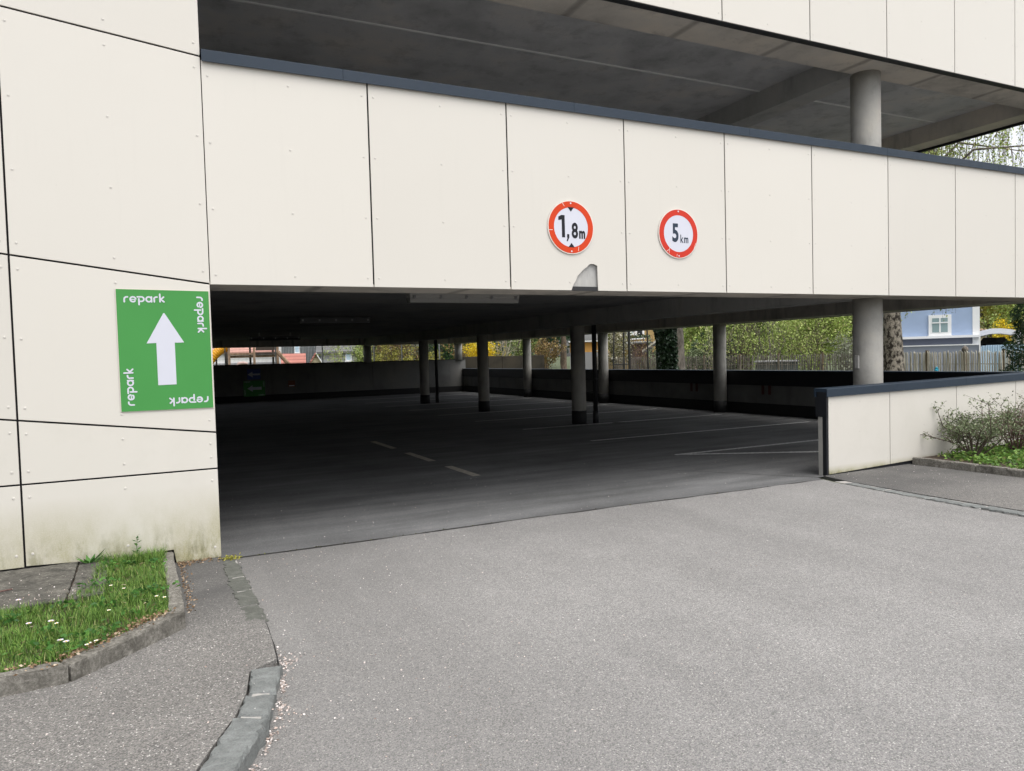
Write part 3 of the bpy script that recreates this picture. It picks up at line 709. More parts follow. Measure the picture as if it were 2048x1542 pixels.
# ================================================================== FOLIAGE HELPERS
def quads(P, size, aspect=.5, flat=0., jit=.4):
    """one small diamond leaf for each point of P"""
    n = len(P); a = nr.normal(size=(n, 3)); a[:, 2] *= (1 - flat); a /= np.linalg.norm(a, axis=1)[:, None] + 1e-9
    c = nr.normal(size=(n, 3)); bvec = np.cross(a, c); bvec /= np.linalg.norm(bvec, axis=1)[:, None] + 1e-9
    s = (size * (1 + jit * nr.uniform(-1, 1, n)))[:, None]
    V = np.stack([P - a * s, P - bvec * s * aspect + a * s * .1, P + a * s, P + bvec * s * aspect + a * s * .1], 1).reshape(-1, 3)
    F = np.arange(4 * n).reshape(n, 4); return V, F
def leaves(name, P, size, mat, parent, aspect=.5, flat=0., kind=None):
    V, F = quads(np.asarray(P), size, aspect, flat); o = fast_mesh(name, V, F, mat, parent)
    if kind: o['kind'] = kind
    return o
def clump_points(clumps, n):
    """points gathered in lumps: (cx,cy,cz,rx,ry,rz)"""
    cl = np.array(clumps, float); vol = cl[:, 3] * cl[:, 4] * cl[:, 5]; k = nr.choice(len(cl), n, p=vol / vol.sum())
    d = nr.normal(size=(n, 3)); d /= np.linalg.norm(d, axis=1)[:, None]; r = nr.uniform(0, 1, n) ** .45
    return cl[k, :3] + d * r[:, None] * cl[k, 3:6]
def lumps(c, rad, k, seed, lump=.42):
    g = np.random.default_rng(seed); out = []
    for i in range(k):
        d = g.normal(size=3); d /= np.linalg.norm(d); q = g.uniform(.25, .85)
        f = lump * g.uniform(.65, 1.2); out.append((c[0] + d[0] * rad[0] * q, c[1] + d[1] * rad[1] * q, c[2] + d[2] * rad[2] * q, rad[0] * f, rad[1] * f, rad[2] * f))
    return out
def tree(name, base, h, rad, label, leaf='leaf_green', barkm='bark_brown', n=5000, size=.12, seed=1, trunk=.16, crown0=.25, group=None, k=14, cat='tree', limbs=7):
    base = np.array(base, float); g = np.random.default_rng(seed)
    t = empty(name, base, label, cat, group)
    top = base + np.array([g.normal() * .2, g.normal() * .2, h * .75])
    mb = MB(); pts = [base - (0, 0, .05)]
    for i in range(1, 6): pts.append(base + (top - base) * i / 5 + np.array([g.normal() * .06, g.normal() * .06, 0]) * h * .15)
    mb.tube(pts, [trunk * (1.15 - .18 * i) for i in range(6)], 9)
    cc = base + np.array([0, 0, h * (crown0 + 1) / 2]); R3 = (rad, rad, h * (1 - crown0) / 2)
    cl = lumps(cc, R3, k, seed)
    mb.build('trunk', barkm, t, smooth='auto')
    lm = MB()
    for i in range(limbs):
        c = np.array(cl[i % len(cl)][:3]); a = pts[2 + i % 3]; mid = (a + c) / 2 + np.array([0, 0, .1 * h * g.uniform(-.3, .6)])
        lm.tube([a, mid, c], [trunk * .4, trunk * .25, trunk * .08], 5)
    lm.build('limb', barkm, t)
    leaves('crown', clump_points(cl, n), size, leaf, t)
    return t
def shrub(name, base, h, rad, label, leaf='leaf_green', twig='twig', n=2500, size=.06, seed=1, stems=9, group=None, cat='shrub', low=.1, subs=3, r0=.012, dens=None):
    """many-stemmed bush: real stems, side twigs and leaves along them"""
    base = np.array(base, float); g = np.random.default_rng(seed)
    t = empty(name, base, label, cat, group); mb = MB(); ends = []
    for i in range(stems):
        q = 2 * math.pi * (i + g.uniform(-.4, .4)) / stems; tilt = g.uniform(.15, 1.0); L = h * g.uniform(.7, 1.05)
        d = np.array([math.cos(q) * rad * tilt, math.sin(q) * rad * tilt, L * (1.05 - .35 * tilt)])
        p0 = base + np.array([math.cos(q), math.sin(q), 0]) * .05 * rad; p1 = p0 + d * np.array([.35, .35, .5]) + g.normal(size=3) * .05 * h; p2 = p0 + d
        mb.tube([p0 - (0, 0, .03), p1, p2], [r0, r0 * .7, r0 * .2], 5)
        ends.append((p1, p2))
        for s in range(subs):
            f = g.uniform(.3, .95); a = p0 + (p1 - p0) * f * 2 if f < .5 else p1 + (p2 - p1) * (f - .5) * 2
            e = a + np.array([g.normal() * .45 * rad, g.normal() * .45 * rad, abs(g.normal()) * .3 * h])
            mb.tube([a, (a + e) / 2 + g.normal(size=3) * .02 * h, e], [r0 * .5, r0 * .35, r0 * .12], 4); ends.append((a, e))
            for s2 in range(2):
                a2 = a + (e - a) * g.uniform(.3, 1); e2 = a2 + np.array([g.normal() * .22 * rad, g.normal() * .22 * rad, g.uniform(.0, .28) * h])
                mb.tube([a2, e2], [r0 * .28, r0 * .1], 3, False); ends.append((a2, e2))
    mb.build('stems', twig, t)
    E0 = np.array([e[0] for e in ends]); E1 = np.array([e[1] for e in ends]); k = nr.integers(0, len(ends), n); f = nr.uniform(.1, 1.05, n)[:, None]
    P = E0[k] + (E1[k] - E0[k]) * f + nr.normal(size=(n, 3)) * .035 * h
    P = P[P[:, 2] > base[2] + low * h]
    leaves('foliage', P, size, leaf, t)
    return t

# ================================================================== LEFT VERGE
def pz(y): return .004 + max(0, min(1, (5.1 - y) / .7)) * .014 + max(0, min(1, (4.4 - y) / 1.5)) * .072
XR = [(6.58, .60), (5.6, .60), (4.8, .60), (4.4, .585), (4.06, .56), (3.95, .41), (3.66, .36), (3.43, .29), (3.2, .19), (2.98, .10), (2.6, -.12), (2.2, -.40), (1.6, -.9), (.6, -1.8), (-1, -3.2)]
b = MB()
L = [(-6, y, pz(y)) for y, x in XR]; Rr = [(x, y, pz(y)) for y, x in XR]; K = [(x, y, -.02) for y, x in XR]; n = len(XR)
b.add(L + Rr + K, [(n + i, i, i + 1, n + i + 1) for i in range(n - 1)] + [(n + i + 1, 2 * n + i + 1, 2 * n + i, n + i) for i in range(n - 1)])
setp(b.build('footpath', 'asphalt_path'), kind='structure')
def stone_block(par, corners, z0, z1, mat, name='kerb_stone', rough=.006, seed=0, ch=.008):
    """hewn stone from four top corners (counter-clockwise); edges cut into several uneven facets"""
    g = np.random.default_rng(seed); ring = []
    for i in range(4):
        a, c = np.array(corners[i]), np.array(corners[(i + 1) % 4]); m = max(2, int(np.linalg.norm(c - a) / .035))
        for j in range(m): ring.append(a + (c - a) * j / m + g.normal(size=2) * rough)
    ring = np.array(ring); cen = ring.mean(0); n = len(ring)
    zt = (lambda q: z1(q)) if callable(z1) else (lambda q: z1)
    ins = []
    for q in ring:
        d = cen - q; ins.append(q + d / np.linalg.norm(d) * ch * g.uniform(.7, 1.6))
    vs = [(*q, zt(q) + g.normal() * .0015) for q in ins] + [(*q, zt(q) - ch * g.uniform(.8, 1.6)) for q in ring] + [(*(q + g.normal(size=2) * rough * .4), z0) for q in ring] + [(*cen, zt(cen) + .002)]
    fs = [(i, (i + 1) % n, 3 * n) for i in range(n)] + [(n + i, n + (i + 1) % n, (i + 1) % n, i) for i in range(n)] + [(2 * n + i, 2 * n + (i + 1) % n, n + (i + 1) % n, n + i) for i in range(n)]
    return MB().add(vs, fs).build(name, mat, par)
# slate kerb of the driveway: flush stones by the garage, raised stones near the street
b = MB(); xs_ = [(.525, 6.40), (.60, 6.40), (.60, 4.8), (.5, 4.8)]
b.add([(x, y, .0055) for x, y in xs_], [(3, 2, 1, 0)])
bed = [(.44, 3.90), (.53, 3.88), (.455, 3.6), (.37, 3.3), (.18, 2.96), (-.04, 2.6), (-.10, 2.64), (.13, 3.0), (.305, 3.4), (.39, 3.66)]
m = len(bed); b.add([(x, y, -.02) for x, y in bed] + [(x, y, .035 + max(0, 3.9 - y) * .045) for x, y in bed], [tuple(range(2 * m - 1, m - 1, -1))] + [((i + 1) % m, i, m + i, m + (i + 1) % m) for i in range(m)])
kerb = setp(b.build('kerb', 'mortar'), kind='structure')
S = [[(.50, 6.2), (.50, 6.42), (.59, 6.42), (.60, 6.2)], [(.485, 5.88), (.485, 6.18), (.60, 6.18), (.605, 5.88)], [(.485, 5.5), (.48, 5.86), (.61, 5.86), (.605, 5.5)], [(.49, 5.15), (.485, 5.48), (.61, 5.48), (.61, 5.15)], [(.50, 4.78), (.495, 5.13), (.61, 5.13), (.615, 4.78)]]
for i, c in enumerate(S): stone_block(kerb, c[::-1], -.02, .010 + .003 * (i % 2), 'kerb_flush', seed=20 + i, rough=.007, ch=.004)
S = [([(.37, 3.655), (.485, 3.60), (.565, 3.925), (.415, 3.95)], .052), ([(.295, 3.43), (.42, 3.345), (.475, 3.565), (.35, 3.625)], .066), ([(.10, 2.965), (.225, 2.915), (.41, 3.30), (.28, 3.38)], .082), ([(-.2, 2.46), (-.08, 2.37), (.205, 2.885), (.085, 2.935)], .092)]
for i, (c, z) in enumerate(S): stone_block(kerb, c, -.03, z, 'kerb_slate', seed=i, rough=.004, ch=.012)
b = MB(); ep = [(.60, 4.80), (.598, 4.65), (.590, 4.5), (.588, 4.35), (.577, 4.2), (.568, 4.08), (.562, 3.96)]
for (xa, ya), (xb, yb) in zip(ep, ep[1:]): b.add([(xa - .001, ya, pz(ya) * .6), (xa + .005, ya, .0025), (xb + .005, yb, .0025), (xb - .001, yb, pz(yb) * .6)], [(3, 2, 1, 0)])
b.build('edge_line', 'tar', kerb)  # thin dark strip along the edge of the footpath
# concrete edging of the grass patch
b = MB(); b.box(.085, .125, 5.0, 6.55, -.02, .08)
gk = setp(b.build('lawn_edging', 'mortar'), kind='structure')
for i, c in enumerate(([(.065, 5.83), (.145, 5.83), (.138, 6.56), (.06, 6.56)], [(.07, 4.97), (.155, 4.93), (.146, 5.82), (.066, 5.82)], [(-.40, 4.325), (.155, 4.90), (.07, 4.965), (-.45, 4.41)], [(-1.45, 4.20), (-.412, 4.315), (-.455, 4.40), (-1.46, 4.285)], [(-2.5, 4.09), (-1.46, 4.2), (-1.47, 4.285), (-2.5, 4.17)])):
    stone_block(gk, c, -.02, .108 + .006 * (i % 2), 'kerb_concrete', seed=40 + i, rough=.003, ch=.010)
soil = [(.075, 6.6), (.075, 4.95), (-.44, 4.39), (-2.5, 4.16), (-2.5, 6.6)]
setp(poly('verge_soil', soil[::-1], .085, 'soil'), kind='structure')
b = MB(); b.box(-2.5, -.3, 5.5, 6.58, .02, .09)
pav = setp(b.build('paving', 'soil'), kind='structure')
for i, (a, c, y0, y1) in enumerate(((-1.62, -.525, 5.52, 6.585), (-.512, -.31, 5.56, 6.58), (-2.5, -1.635, 5.5, 6.58))):
    stone_block(pav, [(a, y0), (c, y0 + .01), (c, y1), (a, y1)], .02, .116, 'slab_concrete', 'paving_slab', seed=60 + i, rough=.003, ch=.004)
b = MB(); b.tube([(-.98, 5.95, .122), (-.87, 5.985, .122)], [.008, .005], 6); setp(b.build('stick', 'twig_red', base=(-.93, 5.97, .118)), 'short brown stick lying on the paving slab by the wall', 'stick')
# grass
def inside(px, py, pts):
    c = np.zeros(len(px), bool); n = len(pts)
    for i in range(n):
        x0, y0 = pts[i]; x1, y1 = pts[(i + 1) % n]
        k = ((y0 > py) != (y1 > py)) & (px < (x1 - x0) * (py - y0) / (y1 - y0 + 1e-12) + x0); c ^= k
    return c
def grass(name, area, z, n, hmin, hmax, label, tall=None, mat='grass_blade'):
    A = np.array(area); lo, hi = A.min(0), A.max(0)
    x = nr.uniform(lo[0], hi[0], n * 3); y = nr.uniform(lo[1], hi[1], n * 3); k = inside(x, y, area); x, y = x[k][:n], y[k][:n]; m = len(x)
    # tufts: pull blades towards random centres
    tc = np.stack([nr.uniform(lo[0], hi[0], 260), nr.uniform(lo[1], hi[1], 260)], 1); j = nr.integers(0, 260, m); pull = (nr.uniform(0, 1, m) < .3)
    hh = nr.uniform(hmin, hmax, m) * (1 + .45 * np.sin(x * 9 + 3 * np.sin(y * 5)) * np.cos(y * 7))
    if tall is not None: hh = hh * tall(x, y)
    a = nr.uniform(0, 2 * np.pi, m); lean = nr.uniform(.1, .9, m) * hh; wd = nr.uniform(.0010, .0026, m)
    dx, dy = np.cos(a), np.sin(a); px, py = -dy * wd, dx * wd; B = np.stack([x, y, np.full(m, z)], 1)
    mid = B + np.stack([dx * lean * .3, dy * lean * .3, hh * .55], 1); tip = B + np.stack([dx * lean, dy * lean, hh], 1); W = np.stack([px, py, np.zeros(m)], 1)
    V = np.stack([B - W, B + W, mid + W * .8, mid - W * .8, tip], 1).reshape(-1, 3); o = 5 * np.arange(m)[:, None]
    F = np.concatenate([o + [0, 1, 2], o + [0, 2, 3], o + [3, 2, 4]], 0)
    g = fast_mesh(name, V, F, mat); return setp(g, label, 'grass', kind='stuff')
ga = [(.078, 6.57), (.078, 4.97), (-.43, 4.43), (-2.3, 4.22), (-2.3, 5.46), (-.9, 5.5), (-.5, 5.56), (-.40, 5.9), (-.37, 6.57)]
grass('grass', ga, .085, 38000, .020, .056, 'short green grass with weeds growing inside the concrete edging by the wall', lambda x, y: 1 + .7 * (y > 6.3) + .4 * (np.abs(x + .4) < .1))
# clover and weed leaves, litter along the edging
P = []
for q in range(70):
    x, y = rnd.uniform(-1.6, .05), rnd.uniform(4.45, 6.5)
    if inside(np.array([x]), np.array([y]), ga)[0]:
        for j in range(rnd.randint(10, 26)): P.append((x + rnd.gauss(0, .045), y + rnd.gauss(0, .045), .125 + rnd.uniform(0, .035)))
w1 = leaves('weed_patch', P, .017, 'weed_leaf', None, .55, .6, 'stuff'); setp(w1, 'broad-leaved weeds and clover among the grass', 'weeds')
P = []
for q in range(420):
    t = rnd.random(); x, y = (-.43 + t * .50, 4.42 + t * .52); P.append((x + rnd.gauss(-.01, .03), y + rnd.gauss(.0, .03), .118 + rnd.uniform(0, .012)))
for q in range(260): P.append((rnd.uniform(-2, -.4), 4.36 + rnd.gauss(0, .035), .118 + rnd.uniform(0, .012)))
for q in range(220): P.append((.17 + rnd.uniform(0, .45) * rnd.random(), 6.52 + rnd.gauss(0, .045), .012))
for q in range(160): P.append((.18 + abs(rnd.gauss(0, .03)), rnd.uniform(5.2, 6.5), .010))
lt = leaves('dry_litter', P, .009, 'litter', None, .6, .8, 'stuff'); setp(lt, 'dry brown leaf litter along the grass edging', 'litter')
wd = empty('weed_plant', (-.12, 6.55, .09), 'single upright leafy weed growing at the foot of the entrance wall', 'plant')
b = MB(); b.tube([(-.12, 6.55, .08), (-.118, 6.548, .19), (-.112, 6.545, .27)], [.003, .0025, .0015], 5); b.build('stem', 'weed_leaf', wd)
V = []; F = []
for q in range(14):
    a = q * 2.4; z = .12 + q * .0115; l = .055 - q * .002; c = np.array([-.117, 6.547, z]); d = np.array([math.cos(a), math.sin(a) * .8, .5]); s = np.array([-math.sin(a), math.cos(a), 0]) * .011
    o = len(V); V += [c, c + d * l * .5 + s, c + d * l, c + d * l * .5 - s]; F.append((o, o + 1, o + 2, o + 3))
fast_mesh('leaf_whorl', V, F, 'weed_leaf', wd)
wd2 = empty('dandelion', (-.44, 6.5, .1), 'dandelion leaf rosette at the edge of the grass beside the paving slab', 'plant')
V = []; F = []
for q in range(11):
    a = q * .62; l = rnd.uniform(.09, .15); c = np.array([-.44, 6.5, .1]); d = np.array([math.cos(a), math.sin(a) * .4, rnd.uniform(.35, .9)]); s = np.array([-math.sin(a), math.cos(a), 0]) * .016
    o = len(V); V += [c, c + d * l * .5 + s, c + d * l, c + d * l * .5 - s]; F.append((o, o + 1, o + 2, o + 3))
fast_mesh('leaf_rosette', V, F, 'weed_leaf', wd2)
# daisies
def daisy(x, y, label, petal='flower_white', cat='daisy', r=.0125, z=.165):
    d = empty(cat, (x, y, .1), label, cat, 'flowers in the grass patch')
    b = MB(); b.tube([(x, y, .09), (x + .003, y, z)], .0014, 4); b.build('stem', 'weed_leaf', d)
    b = MB()
    for k in range(12):
        a = k * math.pi / 6; c, s = math.cos(a), math.sin(a); w_ = .0032
        b.add([(x + .003 + c * .003, y + s * .003, z), (x + .003 + c * r * .7 - s * w_, y + s * r * .7 + c * w_, z + .003), (x + .003 + c * r, y + s * r, z + .003), (x + .003 + c * r * .7 + s * w_, y + s * r * .7 - c * w_, z + .003)], [(0, 1, 2, 3)])
    b.build('petals', petal, d)
    b = MB(); b.cyl(x + .003, y, z, z + .004, .004, 8, .002); b.build('centre', 'flower_yellow', d)
DA = [(-.27, 5.62), (-.19, 5.50), (.0, 5.20), (.045, 5.15), (-.30, 4.52), (-.33, 4.50), (-.26, 5.05), (-.52, 4.95), (-.34, 4.48)]
LA = ['white daisy farther back in the grass beside the paving slab', 'white daisy in the middle of the grass patch near the slab corner', 'white daisy at the right end of the grass near the edging corner', 'white daisy nearest the right edging corner', 'white daisy low in the grass just behind the front edging', 'white daisy in the front pair by the edging joint', 'small white daisy alone in the middle of the grass', 'white daisy at the left part of the grass', 'white daisy in front of the pair by the edging joint']
for (x, y), l in zip(DA, LA): daisy(x, y, l, r=.0115, z=.145)
for (x, y), l in zip([(-.66, 5.0), (-.55, 4.98), (-.47, 4.6), (-.44, 4.56), (-.78, 5.55)], ['pale lilac flower at the far left of the grass', 'pale lilac flower beside the left daisy', 'pale lilac flower cluster nearest the front edging', 'pale lilac flower just right of the front cluster', 'pale lilac flower at the edge of the paving slab']):
    daisy(x, y, l, 'flower_lilac', 'flower', .017, .155)
# moss and grit in the threshold joint, dead blades on the grass
P = [(x + rnd.gauss(0, .03), y + rnd.gauss(0, .012), .008) for x, y in edge if x > .5 for q in range(int(9 * max(.15, 1 - (x - .5) / 3.5)))]
jm = leaves('joint_moss', P, .008, 'leaf_moss', None, .6, .8, 'stuff'); setp(jm, 'moss and grit in the joint between driveway and garage floor', 'moss')
P = [(rnd.uniform(-1.8, .06), rnd.uniform(4.4, 6.4), .10 + rnd.random() * .03) for q in range(450)]
P = [p for p in P if inside(np.array([p[0]]), np.array([p[1]]), ga)[0]]
db = leaves('dead_blades', P, .022, 'litter', None, .08, .85, 'stuff'); setp(db, 'dry dead blades lying in the grass', 'dead grass')
# fallen petals: drift beside the kerb and scatter over the asphalt
P = []
kp = [(.60, 4.25), (.585, 3.95), (.53, 3.65), (.46, 3.38), (.36, 3.1), (.24, 2.88), (.1, 2.6)]
for q in range(900):
    t = rnd.random() * (len(kp) - 1); i = int(t); f = t - i; x = kp[i][0] + (kp[i + 1][0] - kp[i][0]) * f; y = kp[i][1] + (kp[i + 1][1] - kp[i][1]) * f
    wdt = .012 + .06 * max(0, math.sin(t * 2.6 + .4)) ** 2
    if rnd.random() < .45 + .45 * math.sin(t * 6.5 + 1): continue
    P.append((x - .015 + abs(rnd.gauss(0, wdt)), y + rnd.gauss(0, .03), .004 + rnd.random() * .004))
petals1 = leaves('petal_drift', P, .0062, 'petal', None, .7, .85, 'stuff'); setp(petals1, 'drift of pale fallen petals along the slate kerb', 'petals')
P = []
for q in range(520):
    x = .6 + abs(rnd.gauss(0, 1.0)); y = rnd.uniform(2.6, 6.4); P.append((x, y, .004 + rnd.random() * .003))
for q in range(350): P.append((rnd.uniform(.5, 8), rnd.uniform(2.5, 6.4), .005))
for q in range(240): P.append((rnd.uniform(.7, 9), rnd.uniform(6.6, 9.5) - .02, .001))
for q in range(420):
    x, y = rnd.uniform(-1.5, .45), rnd.uniform(2.6, 6.4)
    if not inside(np.array([x]), np.array([y]), soil)[0]: P.append((x, y, pz(y) + .004))
for q in range(230): P.append((rnd.uniform(-1.6, -.4), 5.52 + abs(rnd.gauss(0, .35)), .121))
for q in range(150): P.append((rnd.uniform(7.5, 9), rnd.uniform(4, 6.55), .022))
P = [p for p in P if not (p[1] > 6.58 and p[0] < .5)]
petals2 = leaves('petal_scatter', P, .0046, 'petal', None, .7, .85, 'stuff'); setp(petals2, 'single pale petals strewn over the asphalt', 'petals')
P = [(.56 + rnd.gauss(0, .045), 6.49 + rnd.gauss(0, .04), .012) for q in range(120)]
ms = leaves('moss_patch', P, .01, 'leaf_yellow_green', None, .6, .7, 'stuff'); setp(ms, 'small yellow moss patch on the stones at the wall corner', 'moss')

# ================================================================== RIGHT VERGE
rp = [(7.31, 2.6), (7.30, 4.0), (7.33, 5.2), (7.42, 6.2), (7.5, 6.58), (9.14, 6.6), (9.14, 2.6)]
b = MB(); m = len(rp); hz = [.035, .028, .018, .012, .010, .012, .035]
b.add([(x, y, z) for (x, y), z in zip(rp, hz)] + [(x, y, -.03) for x, y in rp], [tuple(range(m - 1, -1, -1))] + [(i, (i + 1) % m, m + (i + 1) % m, m + i) for i in range(m)])
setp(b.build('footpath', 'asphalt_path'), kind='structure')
b = MB(); b.add([(7.14, 2.6, .004), (7.32, 2.6, .02), (7.31, 4.0, .016), (7.34, 5.2, .010), (7.43, 6.2, .006), (7.30, 6.25, .004), (7.19, 5.2, .004), (7.15, 4.0, .004)], [(0, 1, 2, 3, 4, 5, 6, 7)])
k2 = setp(b.build('kerb', 'mortar'), kind='structure')
ys_ = [6.1, 5.55, 5.02, 4.45, 3.85, 3.2, 2.6]
def kx(y): return 7.15 + max(0, y - 4) * .035 + max(0, y - 5.2) * .06
for i, (a, c) in enumerate(zip(ys_, ys_[1:])):
    a -= .02; zt = [.008, .010, .013, .020, .034, .045][i]
    stone_block(k2, [(kx(c), c), (kx(c) + .135, c), (kx(a) + .135, a), (kx(a), a)], -.02, zt, ['kerb_slate', 'kerb_slate', 'kerb_slate', 'kerb_slate', 'kerb_granite', 'kerb_slate'][i], seed=80 + i, rough=.007, ch=.006)
b = MB(); b.box(9.15, 9.2, 2.6, 6.55, -.02, .08); k3 = setp(b.build('bed_edging', 'mortar'), kind='structure')
for i, (a, c) in enumerate(((5.72, 6.56), (4.8, 5.71), (3.7, 4.79), (2.6, 3.69))):
    stone_block(k3, [(9.125, a), (9.225, a), (9.225, c), (9.125, c)], -.02, .105, 'kerb_concrete', seed=90 + i, rough=.004, ch=.012)
setp(poly('flower_bed', [(9.22, 2.6), (9.22, 6.6), (15, 6.6), (15, 2.6)][::-1], .08, 'soil'), kind='structure')
P = []
for q in range(330):
    x, y = rnd.uniform(9.25, 11.6), rnd.uniform(5.1, 6.5); s = .055; hgt = rnd.uniform(.03, .13)
    if y > 6.15 and x < 9.6: continue
    for j in range(16): P.append((x + rnd.gauss(0, s), y + rnd.gauss(0, s), .09 + hgt * rnd.random()))
P = [p for p in P if p[0] > 9.18 and p[1] < 6.57]
gc = leaves('ground_cover', P, .024, 'grass_blade', None, .55, .5, 'stuff'); setp(gc, 'leafy green ground cover in the bed under the bushes', 'ground cover')
shrub('low_bush', (9.86, 6.2, .08), .60, .50, 'straggly grey-green bush nearest the joint of the low wall, left one in the bed', 'leaf_bush', 'twig', 3800, .016, 5, 15, 'bushes in the bed', 'bush', .3, 5, .014)
shrub('low_bush', (10.75, 6.15, .08), .60, .48, 'reddish-stemmed bush at the right edge of the bed before the low wall', 'leaf_bush', 'twig_red', 3000, .015, 9, 18, 'bushes in the bed', 'bush', .4, 6, .011)
shrub('low_bush', (11.6, 5.95, .08), .72, .5, 'third bush in the bed, farthest right beyond the reddish one', 'leaf_bush', 'twig', 2200, .015, 13, 14, 'bushes in the bed', 'bush', .3, 5, .011)
# ================================================================== FAR SIDE: FENCES
def place(u, d, z=0.):
    p = spot(u, 700, d); return np.array([p[0], p[1], z])
def zat(u, v, d): return spot(u, v, d)[2]
def frame(u, d):
    """local axes of a house front seen from the street: x right, y away, z up"""
    p = place(u, d); f = p / np.linalg.norm(p); r = np.array([f[1], -f[0], 0])
    def M(q): return p + r * q[0] + f * q[1] + np.array([0, 0, q[2]])
    def xu(uu): return (uu - u) * d / FPX * 1.0
    return p, M, xu
def pick_mesh(w_, h_, seed, mat):
    g = np.random.default_rng(seed); b = MB(); n = 6
    pts = []
    for i, t in enumerate((0, .35, .7, .97, 1.0)):
        pts.append((g.normal() * .006, g.normal() * .006, t * h_))
    b.tube(pts, [w_ / 2 * (1.1 - .15 * t) for t in (0, .35, .7, .97)] + [w_ * .2], n); return data(b, 'picket', mat)
def picket_fence(label, y0, y1, pitch, mat, w_, posts, seed):
    f = empty('picket_fence', (20, (y0 + y1) / 2, 0), label, 'fence'); g = random.Random(seed)
    ms = [pick_mesh(w_, 1.40, seed + i, mat) for i in range(5)]
    y = y0
    while y < y1:
        put('picket', ms[g.randrange(5)], f, (20 + g.uniform(-.01, .01), y, g.uniform(-.02, .0)), rot=(g.uniform(-.018, .018), g.uniform(-.01, .01), g.uniform(0, 6)), scale=(g.uniform(.8, 1.2), g.uniform(.8, 1.2), g.uniform(.985, 1.02)))
        y += pitch * g.uniform(.85, 1.15)
    for z in (.35, 1.05):
        b = MB(); b.tube([(20.05, y0, z), (20.05, y1, z)], .012, 5); b.build('rail_wire', 'picket_grey', f)
    for yp in posts:
        b = MB(); b.tube([(20.07, yp, -.1), (20.08, yp + .02, .8), (20.07, yp + .01, 1.44)], [.055, .05, .045], 8); b.build('post', 'post_wood', f)
    return f
fp = picket_fence('pale split-chestnut picket fence right of the birch trunk', 10.3, 14.75, .0575, 'picket_pale', .036, (10.75, 11.8, 12.82, 13.92), 100)
picket_fence('grey weathered picket fence left of the birch beyond the side wall', 14.8, 31.5, .085, 'picket_grey', .032, (15.6, 17.6, 19.5, 21.4, 23.4, 25.4, 27.4, 29.4, 31.3), 200)
b = MB(); c = np.array([20.06, 12.82, 1.38])
for i in range(7): b.tube([c + (0, 0, -.02 + .028 * i), c + (0, 0, .008 + .028 * i)], [.085 * math.sin(.45 + i * .38), .085 * math.sin(.45 + (i + 1) * .38)], 12)
b.build('post_knob', 'bark_grey', fp)
bt = empty('spray_bottle', (19.93, 13.55, .78), 'small cyan plastic bottle hanging on the pale picket fence', 'bottle')
b = MB(); b.cyl(19.93, 13.55, .78, .92, .045, 12); b.cyl(19.93, 13.55, .92, .97, .045, 12, .018); b.build('body', 'cyan_plastic', bt, smooth='auto')
b = MB(); b.cyl(19.93, 13.55, .97, 1.0, .018, 10); b.build('cap', 'trim_white', bt)
# welded mesh fence behind the rear wall
mf = empty('mesh_fence', (6, 34.2, 0), 'tall green welded mesh fence standing behind the rear wall', 'fence')
b = MB(); x = 1.6
while x < 13.0:
    b.box(x - .002, x + .002, 34.2, 34.204, .1, 2.75); x += .055
for z in np.arange(.2, 2.8, .2): b.box(1.6, 13.0, 34.207, 34.213, z - .0025, z + .0025)
o = b.build('wire_mesh', 'wire_green', mf); o['kind'] = 'stuff'
for x in (3.1, 5.2, 7.25, 9.65, 11.0, 12.9):
    b = MB(); b.box(x - .025, x + .025, 34.22, 34.27, -.03, 2.8); b.build('post', 'wire_grey', mf)
# dark poles of a trellis beyond the side wall
for u, ln, l in ((1224, .10, 'thin leaning dark pole, leftmost beyond the side wall'), (1247, .02, 'thin dark pole, second from the left beyond the side wall'), (1258.5, 0, 'thicker dark pole in the middle, before the ochre house'), (1296, -.02, 'thin dark pole before the small gabled roof'), (1313, 0, 'thin dark pole right beside the ivy-covered trunk')):
    p = place(u, 33); q = empty('garden_pole', p, l, 'pole', 'poles beyond the side wall'); b = MB(); r = .055 if u == 1258.5 else .035
    b.tube([p - (0, 0, .1), p + (ln, 0, 2), p + (ln * 2, 0, 4.2)], r, 8); b.build('shaft', 'pole_dark', q); b = MB(); b.tube([p + (ln * 2, 0, 4.2), p + (ln * 2, 0, 4.24)], r * 1.4, 8); b.build('cap', 'pole_dark', q)
    if u == 1224:
        e = place(1260, 33); b = MB(); b.tube([p + (.05, 0, 1.12), e + (0, 0, 1.12)], .025, 6); b.build('rail', 'pole_dark', q)
